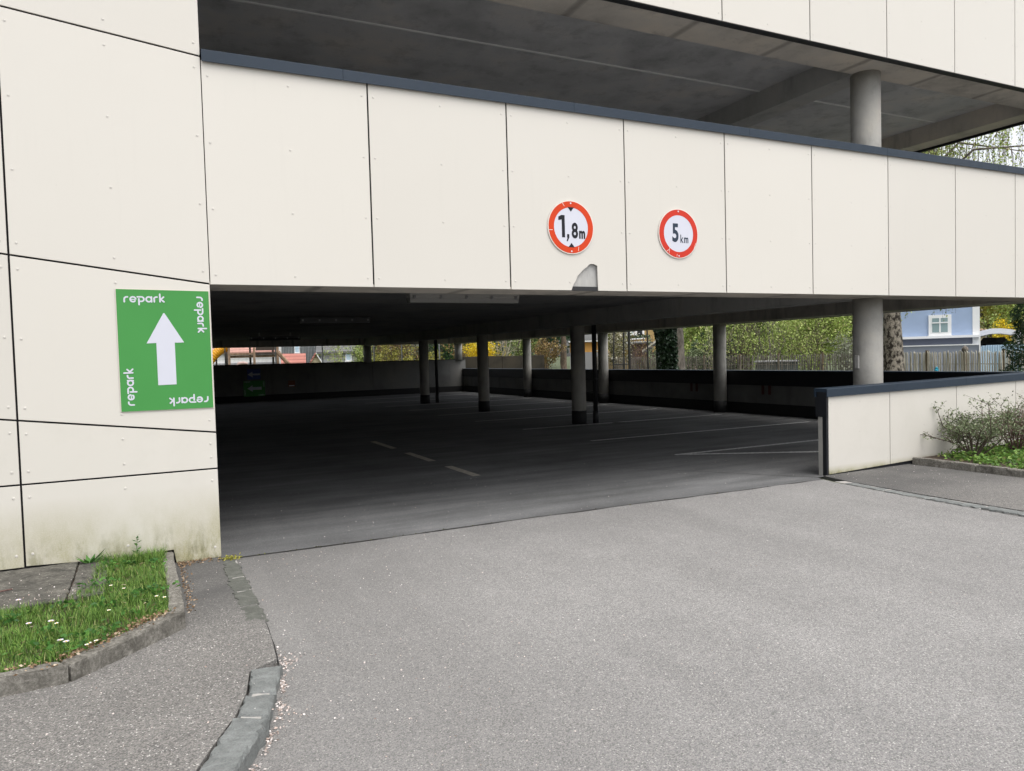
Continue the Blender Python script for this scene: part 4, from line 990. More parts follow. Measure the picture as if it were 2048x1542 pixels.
# ================================================================== TREES
# weeping birch
B0 = np.array([17.0, 12.7, 0]); birch = empty('birch_tree', B0, 'weeping birch with a thick dark-and-white trunk before the blue house', 'tree')
b = MB(); g = np.random.default_rng(3)
pts = [B0 + (0, 0, -.1), B0 + (.0, 0, .6), B0 + (.02, .02, 1.4), B0 + (0, .05, 2.6), B0 + (.1, .1, 4.5), B0 + (.15, 0, 7), B0 + (.1, 0, 10.5)]
b.tube(pts, [.30, .27, .235, .195, .17, .12, .04], 16); b.build('trunk', 'bark_birch', birch, smooth='auto')
lb = MB(); SP = []; SV = MB()
for i in range(52):
    z = g.uniform(3.6, 9.5); a = g.uniform(0, 2 * math.pi) if i % 3 else g.uniform(-1.1, .5); L = g.uniform(2.2, 5.2) * (1.1 - z / 18)
    s = B0 + (.1, .05, z); d = np.array([math.cos(a), math.sin(a), 0]); p1 = s + d * L * .45 + (0, 0, L * .4); p2 = s + d * L + (0, 0, L * .35)
    lb.tube([s, p1, p2], [.05, .03, .01], 5)
    for j in range(19):
        t = g.uniform(.25, 1); q = s + (p1 - s) * t * 2 if t < .5 else p1 + (p2 - p1) * (t - .5) * 2
        drop = g.uniform(.8, 3.2); end = max(2.2 + g.uniform(0, .6), q[2] - drop); 
        if q[2] - end < .3: continue
        w1_ = g.normal(size=2) * .16; w2_ = w1_ + g.normal(size=2) * .12
        a1 = q + np.array([w1_[0], w1_[1], (end - q[2]) * .35]); a2 = np.array([q[0] + w2_[0], q[1] + w2_[1], end])
        SV.tube([q, a1, a2], [.007, .005, .003], 3, False)
        m = int((q[2] - end) * 24); tt = g.uniform(.15, 1, m)[:, None]
        SP.append(np.where(tt < .4, q + (a1 - q) * tt / .4, a1 + (a2 - a1) * (tt - .4) / .6) + g.normal(size=(m, 3)) * .035)
lb.build('limbs', 'bark_grey', birch); o = SV.build('hanging_twigs', 'twig', birch); o['kind'] = 'stuff'
leaves('foliage', np.concatenate(SP), .030, 'leaf_spring', birch, .55)
# ivy-clad trunk
p = np.array([17.0, 21.5, 0]); ivy = empty('ivy_tree', p, 'broad tree trunk half covered in dark ivy behind the side wall', 'tree')
b = MB(); b.tube([p + (.02, 0, -.1), p + (0, 0, .8), p + (0, 0, 2), p + (-.02, 0, 3.2), p + (0, .2, 6)], [.5, .43, .40, .39, .3], 18); b.build('trunk', 'bark_grey', ivy, smooth='auto')
cs = []
tv = p[:2] / np.linalg.norm(p[:2]); side_l = np.array([-tv[1], tv[0]])        # towards the left as seen from the street
n = 5200; zz = nr.uniform(0, 3.6, n); ang = nr.uniform(-1.9, .32, n); rad_ = .40 + nr.uniform(.02, .16, n) + .22 * np.clip((zz - 1.9), 0, 1) * (ang < -.2)
# angle 0 faces the street, negative turns left
dirs = -np.cos(ang)[:, None] * tv[None] - np.sin(ang)[:, None] * side_l[None]
P = np.concatenate([p[None, :2] + dirs * rad_[:, None], zz[:, None]], 1)
keep = nr.uniform(0, 1, n) < np.clip(1.2 - .9 * np.clip(ang, 0, 1), 0, 1); P = P[keep]
leaves('ivy', P, .062, 'leaf_ivy', ivy, .75)
cl = lumps(p + (0, .2, 5.5), (2.6, 2.6, 2), 14, 5); leaves('crown', clump_points(cl, 3000), .1, 'leaf_green', ivy)
def T(u, d, h, rad, label, **kw): 
    nm = kw.pop('name', 'garden_tree'); return tree(nm, place(u, d), h, rad, label, **kw)
def Sh(u, d, h, rad, label, **kw):
    nm = kw.pop('name', 'garden_shrub'); return shrub(nm, place(u, d), h, rad, label, **kw)
GG = 'garden trees beyond the fences'
T(1402, 46, 5.5, 2.3, 'yellow-green tree right of the ivy-covered trunk', leaf='leaf_spring', n=9000, size=.085, seed=21, crown0=.1, group=GG, k=20)
T(1492, 35, 4.6, 1.7, 'fresh green bushy tree just right of the second side column', leaf='leaf_green', n=9000, size=.06, seed=22, crown0=.1, group=GG, k=22)
T(1556, 38, 5.2, 1.9, 'light green tree behind the grey shed roof', leaf='leaf_spring', n=11000, size=.06, seed=23, crown0=.1, group=GG, k=24)
T(1640, 33, 5.0, 1.75, 'dense spring-green tree over the grey picket fence', leaf='leaf_spring', n=12000, size=.055, seed=24, crown0=.1, group=GG, k=24)
T(1705, 36, 5.0, 1.6, 'green tree half hidden behind the front column', leaf='leaf_green', n=8000, size=.06, seed=25, crown0=.1, group=GG, k=20)
T(1590, 48, 8.5, 3.2, 'tall brownish tree standing behind the spring-green ones', leaf='leaf_brown', n=8000, size=.09, seed=26, crown0=.15, group=GG, k=22)
T(1500, 52, 8, 3.0, 'tall olive tree behind the fresh green bushy tree', leaf='leaf_bush', n=8000, size=.09, seed=27, crown0=.12, group=GG, k=22)
Sh(1412, 35, 1.85, .75, 'low dark reddish-green shrub left of the second side column', leaf='leaf_dark', n=2600, size=.05, seed=31, stems=10)
Sh(1388, 34, 1.5, .5, 'low olive shrub behind the fence beside the ivy trunk', leaf='leaf_bush', n=1800, size=.045, seed=32)
Sh(1467, 31, 1.75, .5, 'small dark green shrub right beside the second side column', leaf='leaf_dark', n=2200, size=.05, seed=33)
Sh(1690, 29, 1.95, .6, 'pale grey-blue shrub above the fence beside the front column', leaf='leaf_grey', n=2400, size=.04, seed=34)
Sh(1455, 40, 3.0, .6, 'white-blossomed twiggy shrub behind the second side column', leaf='leaf_blossom', n=1600, size=.05, seed=35)
Sh(1482, 30, 3.0, .9, 'twiggy brown shrub over the fence right of the second side column', leaf='leaf_spring', twig='twig', n=1100, size=.04, seed=36, stems=14, r0=.022)
Sh(1536, 31, 3.2, 1.0, 'grey twiggy shrub over the fence above the grey shed', leaf='leaf_spring', twig='bark_grey', n=900, size=.04, seed=37, stems=14, r0=.022)
Sh(1618, 29, 3.0, .9, 'twiggy olive shrub over the fence in the hedge line', leaf='leaf_spring', twig='twig', n=1100, size=.04, seed=38, stems=14, r0=.02)
Sh(1432, 33, 3.0, .8, 'thin twiggy shrub left of the second side column', leaf='leaf_spring', twig='twig_pale', n=700, size=.04, seed=39, stems=12, r0=.018)
T(1984, 62, 9, 3.0, 'yellow-green spreading tree above the white carport', leaf='leaf_yellow_green', n=7000, size=.11, seed=41, crown0=.22, group=GG, k=22, barkm='bark_brown', trunk=.22, limbs=10)
T(2040, 58, 8, 3.2, 'olive-green tree at the right edge behind the dark conifer', leaf='leaf_spring', n=7000, size=.11, seed=42, crown0=.2, group=GG, k=20)
Sh(2006, 56, 2.9, .7, 'bright yellow forsythia beside the carport', leaf='leaf_forsythia', n=1500, size=.075, seed=43, name='forsythia')
# dark conifer at the right edge
p = place(2062, 17); con = empty('conifer', p, 'dark evergreen conifer at the right edge before the pale fence', 'tree')
b = MB(); b.tube([p - (0, 0, .1), p + (0, 0, 3.8)], [.09, .015], 8); b.build('trunk', 'bark_brown', con)
n = 9000; z = 3.9 * (1 - nr.uniform(0, 1, n) ** .6); z = np.clip(z, .1, 3.9); rr_ = (.62 * (1 - z / 4.1) + .06) * (.55 + .5 * nr.uniform(0, 1, n)) * (1 + .22 * np.sin(z * 9 + nr.uniform(0, .8, n))); a = nr.uniform(0, 2 * np.pi, n)
P = np.stack([p[0] + rr_ * np.cos(a), p[1] + rr_ * np.sin(a), z], 1); leaves('foliage', P, .045, 'leaf_dark', con, .3)
# middle gardens seen between the columns
T(1128, 43, 8, 1.6, 'reddish-brown tree trunk left of the nearest inner column', leaf='leaf_brown', n=2600, size=.07, seed=51, crown0=.35, group=GG, trunk=.2)
T(1092, 45, 5.5, 1.6, 'dark pine right of the third side column', leaf='leaf_dark', n=5200, size=.07, seed=52, crown0=.3, group=GG, barkm='bark_brown')
Sh(1085, 40, 2.5, .9, 'orange-brown shrub above the end of the retaining wall', leaf='leaf_brown', n=2600, size=.05, seed=53)
T(1042, 44, 3.9, .95, 'fresh green small tree left of the third side column', leaf='leaf_green', n=4200, size=.05, seed=54, crown0=.1, group=GG)
T(1012, 54, 7, 2.4, 'dark fir-green tree behind the pale bare shrub', leaf='leaf_fir', n=6000, size=.09, seed=55, crown0=.05, group=GG)
Sh(1006, 41, 3.1, 1.0, 'pale bare-branched shrub above the retaining wall', leaf='leaf_grey', twig='twig_pale', n=500, size=.04, seed=56, stems=12, r0=.03)
Sh(958, 41, 3.0, .75, 'bright yellow forsythia left of the second inner column', leaf='leaf_forsythia', n=4200, size=.05, seed=57, stems=12, name='forsythia')
Sh(986, 42, 2.4, .55, 'smaller yellow forsythia right of the second inner column', leaf='leaf_forsythia', n=1600, size=.05, seed=58, name='forsythia')
Sh(926, 42, 2.9, .85, 'olive and orange shrub right of the corner column', leaf='leaf_brown', n=3000, size=.05, seed=59)
T(925, 50, 5, 1.5, 'light olive tree behind the olive and orange shrub', leaf='leaf_spring', n=4000, size=.07, seed=60, crown0=.1, group=GG)
T(886, 48, 5, 1.35, 'dark green conifer-like tree left of the corner column', leaf='leaf_fir', n=8000, size=.06, seed=61, crown0=.02, group=GG)
T(835, 50, 5, 1.3, 'grey-green tree behind the first inner column', leaf='leaf_grey', n=4000, size=.07, seed=62, crown0=.1, group=GG)
T(795, 47, 5, 1.5, 'brown-twigged tree behind the mesh fence', leaf='leaf_brown', n=5200, size=.06, seed=63, crown0=.05, group=GG)
T(758, 49, 5, 1.3, 'olive tree behind the mesh fence right of the rear column', leaf='leaf_bush', n=4500, size=.07, seed=64, crown0=.05, group=GG)
Sh(770, 39, 2.2, .8, 'yellowish hedge bush left of the first inner column', leaf='leaf_yellow_green', n=1900, size=.045, seed=65)
Sh(815, 39, 2.0, .8, 'low yellowish hedge bush behind the mesh fence', leaf='leaf_yellow_green', n=1900, size=.045, seed=66)
Sh(868, 39, 1.95, .8, 'low pale hedge bush left of the drain pipe', leaf='leaf_yellow_green', n=1500, size=.045, seed=67)
Sh(722, 44, 3.4, .65, 'spring-green shrub left of the rear column', leaf='leaf_spring', n=2200, size=.05, seed=68)
Sh(672, 42, 3.0, .8, 'thin twiggy shrub before the grey house', leaf='leaf_spring', twig='twig_pale', n=700, size=.05, seed=69, stems=8, r0=.02)
T(650, 75, 8, 2.4, 'dark tree far behind the grey house', leaf='leaf_dark', n=4000, size=.13, seed=70, crown0=.1, group=GG)
Sh(1235, 36, 3.2, 1.0, 'white-blossomed shrub before the ochre house', leaf='leaf_blossom', n=3600, size=.05, seed=71, stems=12)
T(1228, 44, 6, 1.3, 'olive tree behind the white-blossomed shrub', leaf='leaf_spring', n=3200, size=.07, seed=72, crown0=.15, group=GG)
Sh(1283, 35, 2.3, .7, 'bare red-twigged shrub before the brown shed', leaf='leaf_brown', twig='twig_red', n=350, size=.04, seed=73, stems=14, r0=.018)
Sh(1300, 38, 1.6, .7, 'low olive shrub under the small gabled roof', leaf='leaf_bush', n=1400, size=.05, seed=74)
for i, (u, d, hh, rd, lf, l) in enumerate(((700, 110, 9, 5, 'leaf_bush', 'far olive tree behind the grey house'), (860, 100, 11, 6, 'leaf_fir', 'far dark tree behind the first inner column'), (980, 110, 12, 6, 'leaf_spring', 'far spring-green tree behind the forsythia'), (1090, 100, 11, 6, 'leaf_dark', 'far dark tree behind the pine'), (1300, 105, 13, 6, 'leaf_bush', 'far olive tree behind the ochre house'), (1420, 95, 12, 6, 'leaf_spring', 'far spring tree behind the red roof'), (1530, 100, 14, 7, 'leaf_green', 'far green tree in the middle of the hedge line'), (1660, 95, 14, 7, 'leaf_bush', 'far olive tree behind the front column'), (1975, 110, 12, 7, 'leaf_yellow_green', 'far yellow-green tree behind the carport'), (2100, 100, 13, 7, 'leaf_green', 'far green tree at the right edge'))):
    T(u, d, hh, rd, l, leaf=lf, n=3500, size=.24, seed=300 + i, crown0=.02, group='far trees on the skyline', k=24, name='far_tree', trunk=.3)
# ================================================================== HOUSES AND GARDENS
def hb(par, M, name, mat, *a): b = MB(); b.box(*a, M=M); return b.build(name, mat, par)
def window(par, M, x0, x1, z0, z1, y, fr=.16, mull=1, cross=.33, glass='glass_window'):
    f = hb(par, M, 'window', 'trim_white', x0, x1, y - .10, y + .02, z0, z1)
    hb(f, M, 'pane', glass, x0 + fr, x1 - fr, y - .115, y - .101, z0 + fr, z1 - fr)
    for i in range(mull): xm = x0 + fr + (x1 - x0 - 2 * fr) * (i + 1) / (mull + 1); hb(f, M, 'mullion', 'trim_white', xm - .035, xm + .035, y - .135, y - .116, z0 + fr, z1 - fr)
    if cross: zc = z1 - fr - (z1 - z0 - 2 * fr) * cross; hb(f, M, 'glazing_bar', 'trim_white', x0 + fr, x1 - fr, y - .155, y - .136, zc - .03, zc + .03)
    hb(f, M, 'sill', 'trim_white', x0 - .05, x1 + .05, y - .2, y - .1, z0 - .06, z0 - .001)
def gable_roof(par, M, x0, x1, y0, y1, z0, z1, mat, ov=.3):
    b = MB(); t = .14; xm = (x0 + x1) / 2
    for s, xe in ((-1, x0 - ov), (1, x1 + ov)):
        b.add([M(p) for p in [(xe, y0 - ov, z0), (xm, y0 - ov, z1), (xm, y1 + ov, z1), (xe, y1 + ov, z0), (xe, y0 - ov, z0 - t), (xm, y0 - ov, z1 - t), (xm, y1 + ov, z1 - t), (xe, y1 + ov, z0 - t)]], [(0, 1, 2, 3), (4, 7, 6, 5), (0, 4, 5, 1), (3, 2, 6, 7), (0, 3, 7, 4)])
    return b.build('roof', mat, par)
def side_roof(par, M, x0, x1, y0, y1, z0, z1, mat, ov=.3):
    b = MB(); ym = (y0 + y1) / 2; t = .14
    for ye in (y0 - ov, y1 + ov):
        b.add([M(p) for p in [(x0 - ov, ye, z0), (x1 + ov, ye, z0), (x1 + ov, ym, z1), (x0 - ov, ym, z1), (x0 - ov, ye, z0 - t), (x1 + ov, ye, z0 - t), (x1 + ov, ym, z1 - t), (x0 - ov, ym, z1 - t)]], [(0, 1, 2, 3), (4, 7, 6, 5), (0, 4, 5, 1), (0, 3, 7, 4), (1, 5, 6, 2)])
    return b.build('roof', mat, par)
# blue house
d = 40; p, M, xu = frame(1870, d); bh = empty('blue_house', p, 'light blue house with white corner trim and white window beyond the pale fence', 'house')
zl = zat(1870, 675, d); x0, x1 = xu(1705), xu(1934)
hb(bh, M, 'wall', 'wall_blue', x0, x1, 0, 9, zl, 6.4)
hb(bh, M, 'plinth_wall', 'wall_greyblue', x0, xu(1944), .12, 9, -.1, zl - .02)
hb(bh, M, 'ledge', 'trim_white', x0, xu(1946), -.35, .1, zl - .05, zl + .08)
hb(bh, M, 'corner_trim', 'trim_white', xu(1934), xu(1946), -.03, .4, -.1, 6.4)
hb(bh, M, 'rail', 'trim_white', xu(1806), xu(1940), -1.2, -1.14, zat(1870, 691, d) - .02, zat(1870, 691, d) + .03)
hb(bh, M, 'terrace', 'wall_greyblue', xu(1806), xu(1946), -1.1, .1, -.1, zat(1870, 692, d))
for u in (1806, 1944): hb(bh, M, 'rail_post', 'trim_white', xu(u) - .03, xu(u) + .03, -1.2, -1.13, 0, zl)
window(bh, M, xu(1859), xu(1898.5), zat(1878, 671, d), zat(1878, 630, d), 0, .17)
dx0, dx1 = xu(1757), xu(1775); dz = zat(1765, 652, d)
dr = hb(bh, M, 'door', 'trim_white', dx0, dx1, -.12, .02, -.1, dz); hb(dr, M, 'door_glass', 'glass_dark', dx0 + .1, dx1 - .12, -.14, -.121, zat(1765, 684, d), zat(1765, 664, d))
b = MB(); xc, rz, zc = (dx0 + dx1) / 2, (dx1 - dx0) / 2 - .1, zat(1765, 661, d); b.add([M((xc + rz * math.cos(a * math.pi / 10), -.13, zc + rz * math.sin(a * math.pi / 10))) for a in range(11)], [tuple(range(11))]); b.build('fanlight', 'glass_dark', dr)
side_roof(bh, M, x0, xu(1944), 0, 9, 6.4, 9.5, 'roof_brown', .5)
# carport, car and pale sheet fence
d = 46; p, M, xu = frame(1990, d); cp = empty('carport', p, 'white arched carport roof right of the blue house', 'carport')
b = MB(); prof = [(1943, 674), (1953, 667), (1965, 661), (1982, 657), (2000, 657), (2018, 660), (2036, 666)]; n = len(prof)
pr = [(xu(u), zat(1990, v, d)) for u, v in prof]; th = .32
V = [M((x, yy, z)) for yy in (0, 5) for x, z in pr] + [M((x, yy, z - th)) for yy in (0, 5) for x, z in pr]
b.add(V, [(i, i + 1, n + i + 1, n + i) for i in range(n - 1)] + [(2 * n + i, 3 * n + i, 3 * n + i + 1, 2 * n + i + 1) for i in range(n - 1)] + [(i, 2 * n + i, 2 * n + i + 1, i + 1) for i in range(n - 1)] + [(n + i, n + i + 1, 3 * n + i + 1, 3 * n + i) for i in range(n - 1)] + [(0, n, 3 * n, 2 * n), (n - 1, 3 * n - 1, 4 * n - 1, 2 * n - 1)])
b.build('roof', 'trim_white', cp)
for x in (xu(1948), xu(2030)):
    for yy in (.3, 4.7): hb(cp, M, 'post', 'trim_white', x - .06, x + .06, yy - .06, yy + .06, -.03, zat(1990, 668, d) - .2)
b = MB(); b.box(xu(1930), xu(2060), -2, 8, -.1, .45, M=M); setp(b.build('carport_pad', 'wall_grey'), kind='structure')
car = empty('car', M((xu(1988), 1.6, .45)), 'dark car parked under the white carport, only its cabin showing', 'car')
cx, zb = xu(1988), .45
prof = [(-2.1, .35), (2.1, .35), (2.15, .75), (1.9, .98), (1.0, 1.05), (.45, 1.50), (-1.1, 1.52), (-1.75, 1.05), (-2.15, .95)]
def carM(q): return M((cx + q[0], 3.0 + q[1], zb + q[2]))
b = MB(); n = len(prof); secs = [(-.9, .0), (-.78, 1)]
V = []
for xx, sh in ((-.9, .06), (-.84, 0), (.84, 0), (.9, .06)):
    for yy, zz in prof: V.append(carM((xx * (.70 if zz > 1.3 else 1), -yy, zz - sh)))
b.add(V, [(s * n + i, s * n + (i + 1) % n, (s + 1) * n + (i + 1) % n, (s + 1) * n + i) for s in range(3) for i in range(n)] + [tuple(range(n)), tuple(range(4 * n - 1, 3 * n - 1, -1))])
b.build('body', 'car_paint', car)
b = MB(); b.add([carM(q) for q in [(-.74, -1.02, 1.09), (.74, -1.02, 1.09), (.54, -.52, 1.47), (-.54, -.52, 1.47)]], [(0, 1, 2, 3)]); b.build('windscreen', 'glass_dark', car)
for sx in (-1, 1):
    for yy in (-1.3, 1.3):
        b = MB(); b.tube([carM((sx * .72, yy, .32)), carM((sx * .92, yy, .32))], .32, 16); wh = b.build('wheel', 'tyre', car); b = MB(); b.tube([carM((sx * .921, yy, .32)), carM((sx * .93, yy, .32))], .19, 12); b.build('rim', 'rim', wh)
    b = MB(); b.box(sx * .8 - .12 * sx - .08, sx * .8 - .12 * sx + .08, -2.16, -2.1, .72, .85, M=carM); b.build('headlight', 'trim_white', car)
d = 41; p, M, xu = frame(1985, d); sf = empty('sheet_fence', p, 'pale blue corrugated sheet fence in front of the dark car', 'fence')
u = 1950
while u < 2040:
    z1 = zat(1985, 695 - min(5, (u - 1950) * .25), d); b = MB(); xa, xb = xu(u), xu(u + 8.2); m = 8
    pts = [(xa + (xb - xa) * i / m, .03 * math.sin(i * math.pi / 2)) for i in range(m + 1)]
    b.add([M((x, y, -.1)) for x, y in pts] + [M((x, y, z1)) for x, y in pts], [(i, i + 1, m + 2 + i, m + 1 + i) for i in range(m)]); b.build('sheet', 'sheet_blue', sf); u += 8.3
d = 74; p, M, xu = frame(1990, d); crh = empty('cream_house', p, 'cream house front seen under the white carport roof', 'house')
hb(crh, M, 'wall', 'wall_cream', xu(1940), xu(2050), 0, 7, -.1, zat(1990, 667, d)); window(crh, M, xu(1974), xu(1984), zat(1980, 680, d), zat(1980, 670, d), 0, .1, 1, 0, 'glass_dark')
side_roof(crh, M, xu(1940), xu(2050), 0, 7, zat(1990, 667, d), zat(1990, 655, d), 'roof_brown', .4)
# ochre house with balcony, brown shed, small gabled roof
d = 54; p, M, xu = frame(1270, d); oh = empty('ochre_house', p, 'ochre house with white-framed windows and a balcony behind the poles', 'house')
hb(oh, M, 'wall', 'wall_ochre', xu(1205), xu(1335), 0, 8, -.1, 6)
window(oh, M, xu(1250), xu(1270), zat(1260, 678, d), zat(1260, 650, d), 0, .14, 1, 0, 'glass_window')
window(oh, M, xu(1271), xu(1289), zat(1280, 677, d), zat(1280, 648, d), 0, .14, 0, 0, 'glass_dark')
bl = hb(oh, M, 'balcony', 'trim_white', xu(1248), xu(1300), -1.2, -.01, zat(1270, 686, d) - .08, zat(1270, 686, d) + .08)
for i in range(9): xx = xu(1248) + (xu(1300) - xu(1248)) * i / 8; hb(bl, M, 'baluster', 'wall_dark', xx - .03, xx + .03, -1.2, -1.14, zat(1270, 686, d) + .08, zat(1270, 677, d))
hb(bl, M, 'handrail', 'leaf_dark', xu(1248), xu(1300), -1.25, -1.1, zat(1270, 677, d), zat(1270, 674, d) + .1)
side_roof(oh, M, xu(1205), xu(1335), 0, 8, 6, 8.6, 'roof_brown', .5)
d = 47; p, M, xu = frame(1282, d); bsd = empty('garden_shed', p, 'dark brown shed below the balcony of the ochre house', 'shed')
hb(bsd, M, 'wall', 'wall_brown', xu(1258), xu(1304), 0, 3, -.05, zat(1280, 688, d)); hb(bsd, M, 'roof', 'roof_grey', xu(1256), xu(1306), -.2, 3.2, zat(1280, 688, d), zat(1280, 688, d) + .12)
d = 42; p, M, xu = frame(1310, d); sg = empty('gabled_shed', p, 'small shed with a pale-edged sloping roof left of the ivy trunk', 'shed')
hb(sg, M, 'wall', 'wall_brown', xu(1292), xu(1345), .2, 2.6, -.05, zat(1310, 704, d)); gable_roof(sg, M, xu(1290), xu(1346), .1, 2.7, zat(1310, 703, d), zat(1318, 680, d), 'roof_grey', .1)
b = MB(); zz0, zz1 = zat(1310, 703, d), zat(1318, 680, d); b.add([M(q) for q in [(xu(1290) - .14, -.04, zz0 - .02), (xu(1318), -.04, zz1), (xu(1318), -.04, zz1 + .14), (xu(1290) - .14, -.04, zz0 + .1)]], [(0, 1, 2, 3)]); b.build('barge_board', 'picket_pale', sg)
# orange house
d = 66; p, M, xu = frame(1178, d); og = empty('orange_house', p, 'orange-walled house with a grey garage door seen beside the near column', 'house')
zm = zat(1178, 704, d)
hb(og, M, 'wall', 'wall_orange', xu(1140), xu(1218), 0, 8, zm, zat(1178, 684, d)); hb(og, M, 'garage_front', 'wall_grey', xu(1140), xu(1212), -.1, 7.9, -.1, zm - .01)
hb(og, M, 'eaves_board', 'trim_white', xu(1138), xu(1220), -.3, 8.2, zat(1178, 684, d) + .001, zat(1178, 681, d))
# red-roofed house behind the second side column
d = 62; p, M, xu = frame(1405, d); rh = empty('red_roof_house', p, 'low house with a faded red tiled roof among the trees', 'house')
hb(rh, M, 'wall', 'wall_pink', xu(1374), xu(1436), 0, 7, -.1, zat(1405, 695, d)); gable_roof(rh, M, xu(1374), xu(1436), 0, 7, zat(1405, 696, d), zat(1405, 679, d), 'roof_brown', .3)
# grey shed behind the picket fence
d = 28.6; p, M, xu = frame(1552, d); gsd = empty('garden_shed', p, 'low dark grey shed with a pale roof edge right behind the grey picket fence', 'shed')
hb(gsd, M, 'wall', 'wall_dark', xu(1514), xu(1592), .1, 1.6, -.05, zat(1552, 724, d)); hb(gsd, M, 'roof', 'wall_grey', xu(1511), xu(1594), -.02, 1.7, zat(1552, 724, d), zat(1552, 721.8, d))
# ---- left strip: playground and houses
d = 72; p, M, xu = frame(520, d); wh = empty('white_building', p, 'bright white low building with a pink tiled roof behind the playground', 'building')
hb(wh, M, 'wall', 'wall_white', xu(380), xu(566), 0, 8, -.1, zat(500, 705, d)); hb(wh, M, 'plinth', 'wall_grey', xu(380), xu(560), -.12, -.01, -.1, zat(500, 725, d))
hb(wh, M, 'upper_wall', 'wall_white', xu(455), xu(562), .3, 7.7, zat(500, 705, d), zat(500, 702, d))
side_roof(wh, M, xu(380), xu(552), 0, 8, zat(500, 703.5, d), zat(500, 680, d), 'roof_pink', .3)
hb(wh, M, 'gable_post', 'wall_white', xu(554), xu(566), -.2, 1, -.1, 5)
d = 64; p, M, xu = frame(640, d); dh = empty('grey_house', p, 'dark grey slatted house with one pale window behind the red playhouse roof', 'house')
hb(dh, M, 'wall', 'wall_dark', xu(566), xu(645), 0, 7, -.1, 5.2); window(dh, M, xu(591), xu(601), zat(596, 706, d), zat(596, 684, d), 0, .06, 0, 0, 'sheet_blue')
for i in range(26): xx = xu(567) + (xu(644) - xu(567)) * i / 26; hb(dh, M, 'slat', 'wall_grey', xx, xx + .035, -.04, -.001, -.1, 5.2) if not (xu(589) < xx < xu(602)) else None
side_roof(dh, M, xu(566), xu(645), 0, 7, 5.2, 7.5, 'roof_grey', .4)
d = 60; p, M, xu = frame(680, d); ga_ = empty('grey_bungalow', p, 'grey bungalow with slate roof behind thin twigs', 'house')
hb(ga_, M, 'wall', 'wall_grey', xu(642), xu(712), 0, 6, -.1, zat(680, 704, d)); side_roof(ga_, M, xu(640), xu(712), 0, 6, zat(680, 703, d), zat(680, 684, d), 'roof_grey', .3)
window(ga_, M, xu(690), xu(702), zat(690, 722, d), zat(690, 706, d), 0, .08, 0, 0, 'sheet_blue')
d = 45; p, M, xu = frame(600, d); ph = empty('playhouse', p, 'playhouse with a red tiled roof and cream gable beside the climbing frame', 'playhouse')
zr, ze = zat(600, 706, d), zat(600, 727, d)
hb(ph, M, 'wall', 'wall_brown', xu(566), xu(608), .8, 2.4, -.05, ze)
b = MB(); b.add([M(q) for q in [(xu(563), 0, ze - .1), (xu(611), 0, ze - .1), (xu(611), 1.4, zr), (xu(561), 1.4, zr), (xu(563), 2.8, ze - .1), (xu(611), 2.8, ze - .1)]], [(0, 1, 2, 3), (3, 2, 5, 4), (0, 3, 4), (1, 5, 2)]); b.build('roof', 'roof_red', ph)
zg = zat(630, 708, d); hb(ph, M, 'gable_wall', 'wall_cream', xu(621), xu(640), .3, 2.2, -.05, zat(630, 722, d))
b = MB(); b.prism([(xu(620), zat(630, 722, d)), (xu(641), zat(630, 722, d)), (xu(630), zg)], 'y', .3, 2.2, M=M); b.build('gable', 'wall_cream', ph)
for s, ue in ((-1, 618), (1, 643)):
    b = MB(); ze2 = zat(630, 725, d); b.add([M(q) for q in [(xu(630.5), .1, zg + .12), (xu(ue), .1, ze2), (xu(ue), 2.4, ze2), (xu(630.5), 2.4, zg + .12), (xu(630.5), .1, zg), (xu(ue), .1, ze2 - .12), (xu(ue), 2.4, ze2 - .12), (xu(630.5), 2.4, zg)]], [(0, 1, 2, 3), (4, 7, 6, 5), (0, 4, 5, 1), (1, 5, 6, 2)]); b.build('roof_slope', 'roof_red' if s < 0 else 'trim_white', ph)
d = 40; p, M, xu = frame(500, d); cf = empty('climbing_frame', p, 'brown wooden climbing frame with posts and beams behind the mesh fence', 'climbing frame')
for u in (460.5, 507.5, 552.5): hb(cf, M, 'post', 'wood_play', xu(u) - .06, xu(u) + .06, 0, .12, -.05, 3.1)
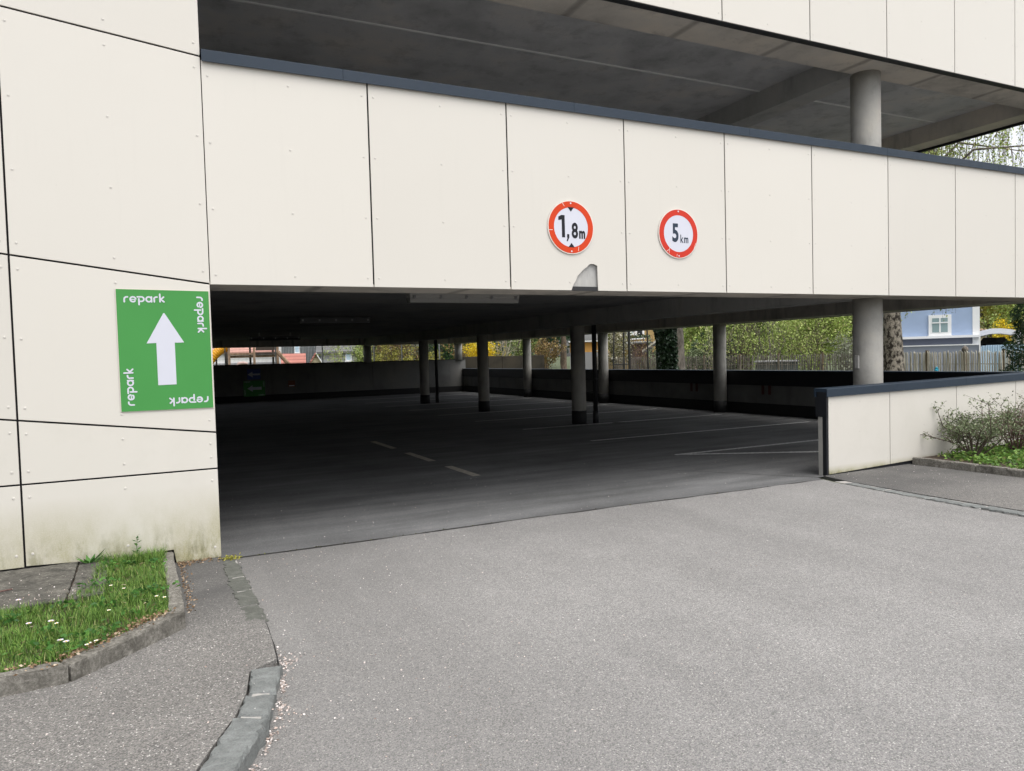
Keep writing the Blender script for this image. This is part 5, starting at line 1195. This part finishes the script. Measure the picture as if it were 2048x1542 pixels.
for u in (454.5, 500, 545): hb(cf, M, 'rear_post', 'wood_dark', xu(u) - .055, xu(u) + .055, 1.4, 1.51, -.05, 2.5)
hb(cf, M, 'beam', 'wood_play', xu(461) + .061, xu(507.5) - .061, .02, .10, zat(500, 710, d), zat(500, 705.5, d)); hb(cf, M, 'beam', 'wood_dark', xu(507.5) + .061, xu(552.5) - .061, .02, .10, zat(500, 710, d), zat(500, 705, d))
hb(cf, M, 'panel', 'wood_dark', xu(511), xu(551), .9, .96, zat(530, 700, d), 3.0); hb(cf, M, 'platform', 'wood_play', xu(461), xu(552), .121, 1.39, zat(500, 711, d) - .1, zat(500, 710.5, d))
b = MB(); b.tube([M((xu(552), .05, zat(552, 703, d))), M((xu(575), .05, zat(575, 731, d))), M((xu(592), .05, 0))], [.11, .11, .11], 6); b.build('brace', 'wood_play', cf)
sl = empty('slide', M((xu(430), 0, 0)), 'yellow ribbed tube slide beside the climbing frame', 'slide')
b = MB(); pts = []; rads = []
for i in range(46):
    t = i / 45; u = 458 - 48 * t; v = 694.5 + 4 * t + 46 * t ** 1.9; pts.append(M((xu(u), .5, zat(u, v, d)))); rads.append(.235 + (.018 if i % 3 == 0 else 0))
b.tube(pts, rads, 16); b.build('tube', 'slide_yellow', sl)
b = MB(); b.tube([pts[0], pts[0] + (pts[0] - pts[2]) * .5], [.30, .30], 16); b.build('entry_ring', 'slide_yellow', sl)
hb(sl, M, 'support', 'wood_dark', xu(436) - .04, xu(436) + .04, .45, .55, -.05, zat(436, 706, d))
p = place(482, 38); b = MB()
LA2 = empty('spring_rider', p, 'small pinkish spring toy rider just above the rear wall', 'toy')
b.tube([p + (-.3, 0, 1.35), p + (-.12, 0, 1.62), p + (.12, 0, 1.64), p + (.3, 0, 1.6)], [.05, .09, .09, .05], 8); b.build('body', 'wall_pink', LA2)
b = MB(); b.tube([p + (.0, 0, 0), p + (.05, 0, .7), p + (0, 0, 1.5)], .05, 8); b.build('spring', 'pole_dark', LA2)
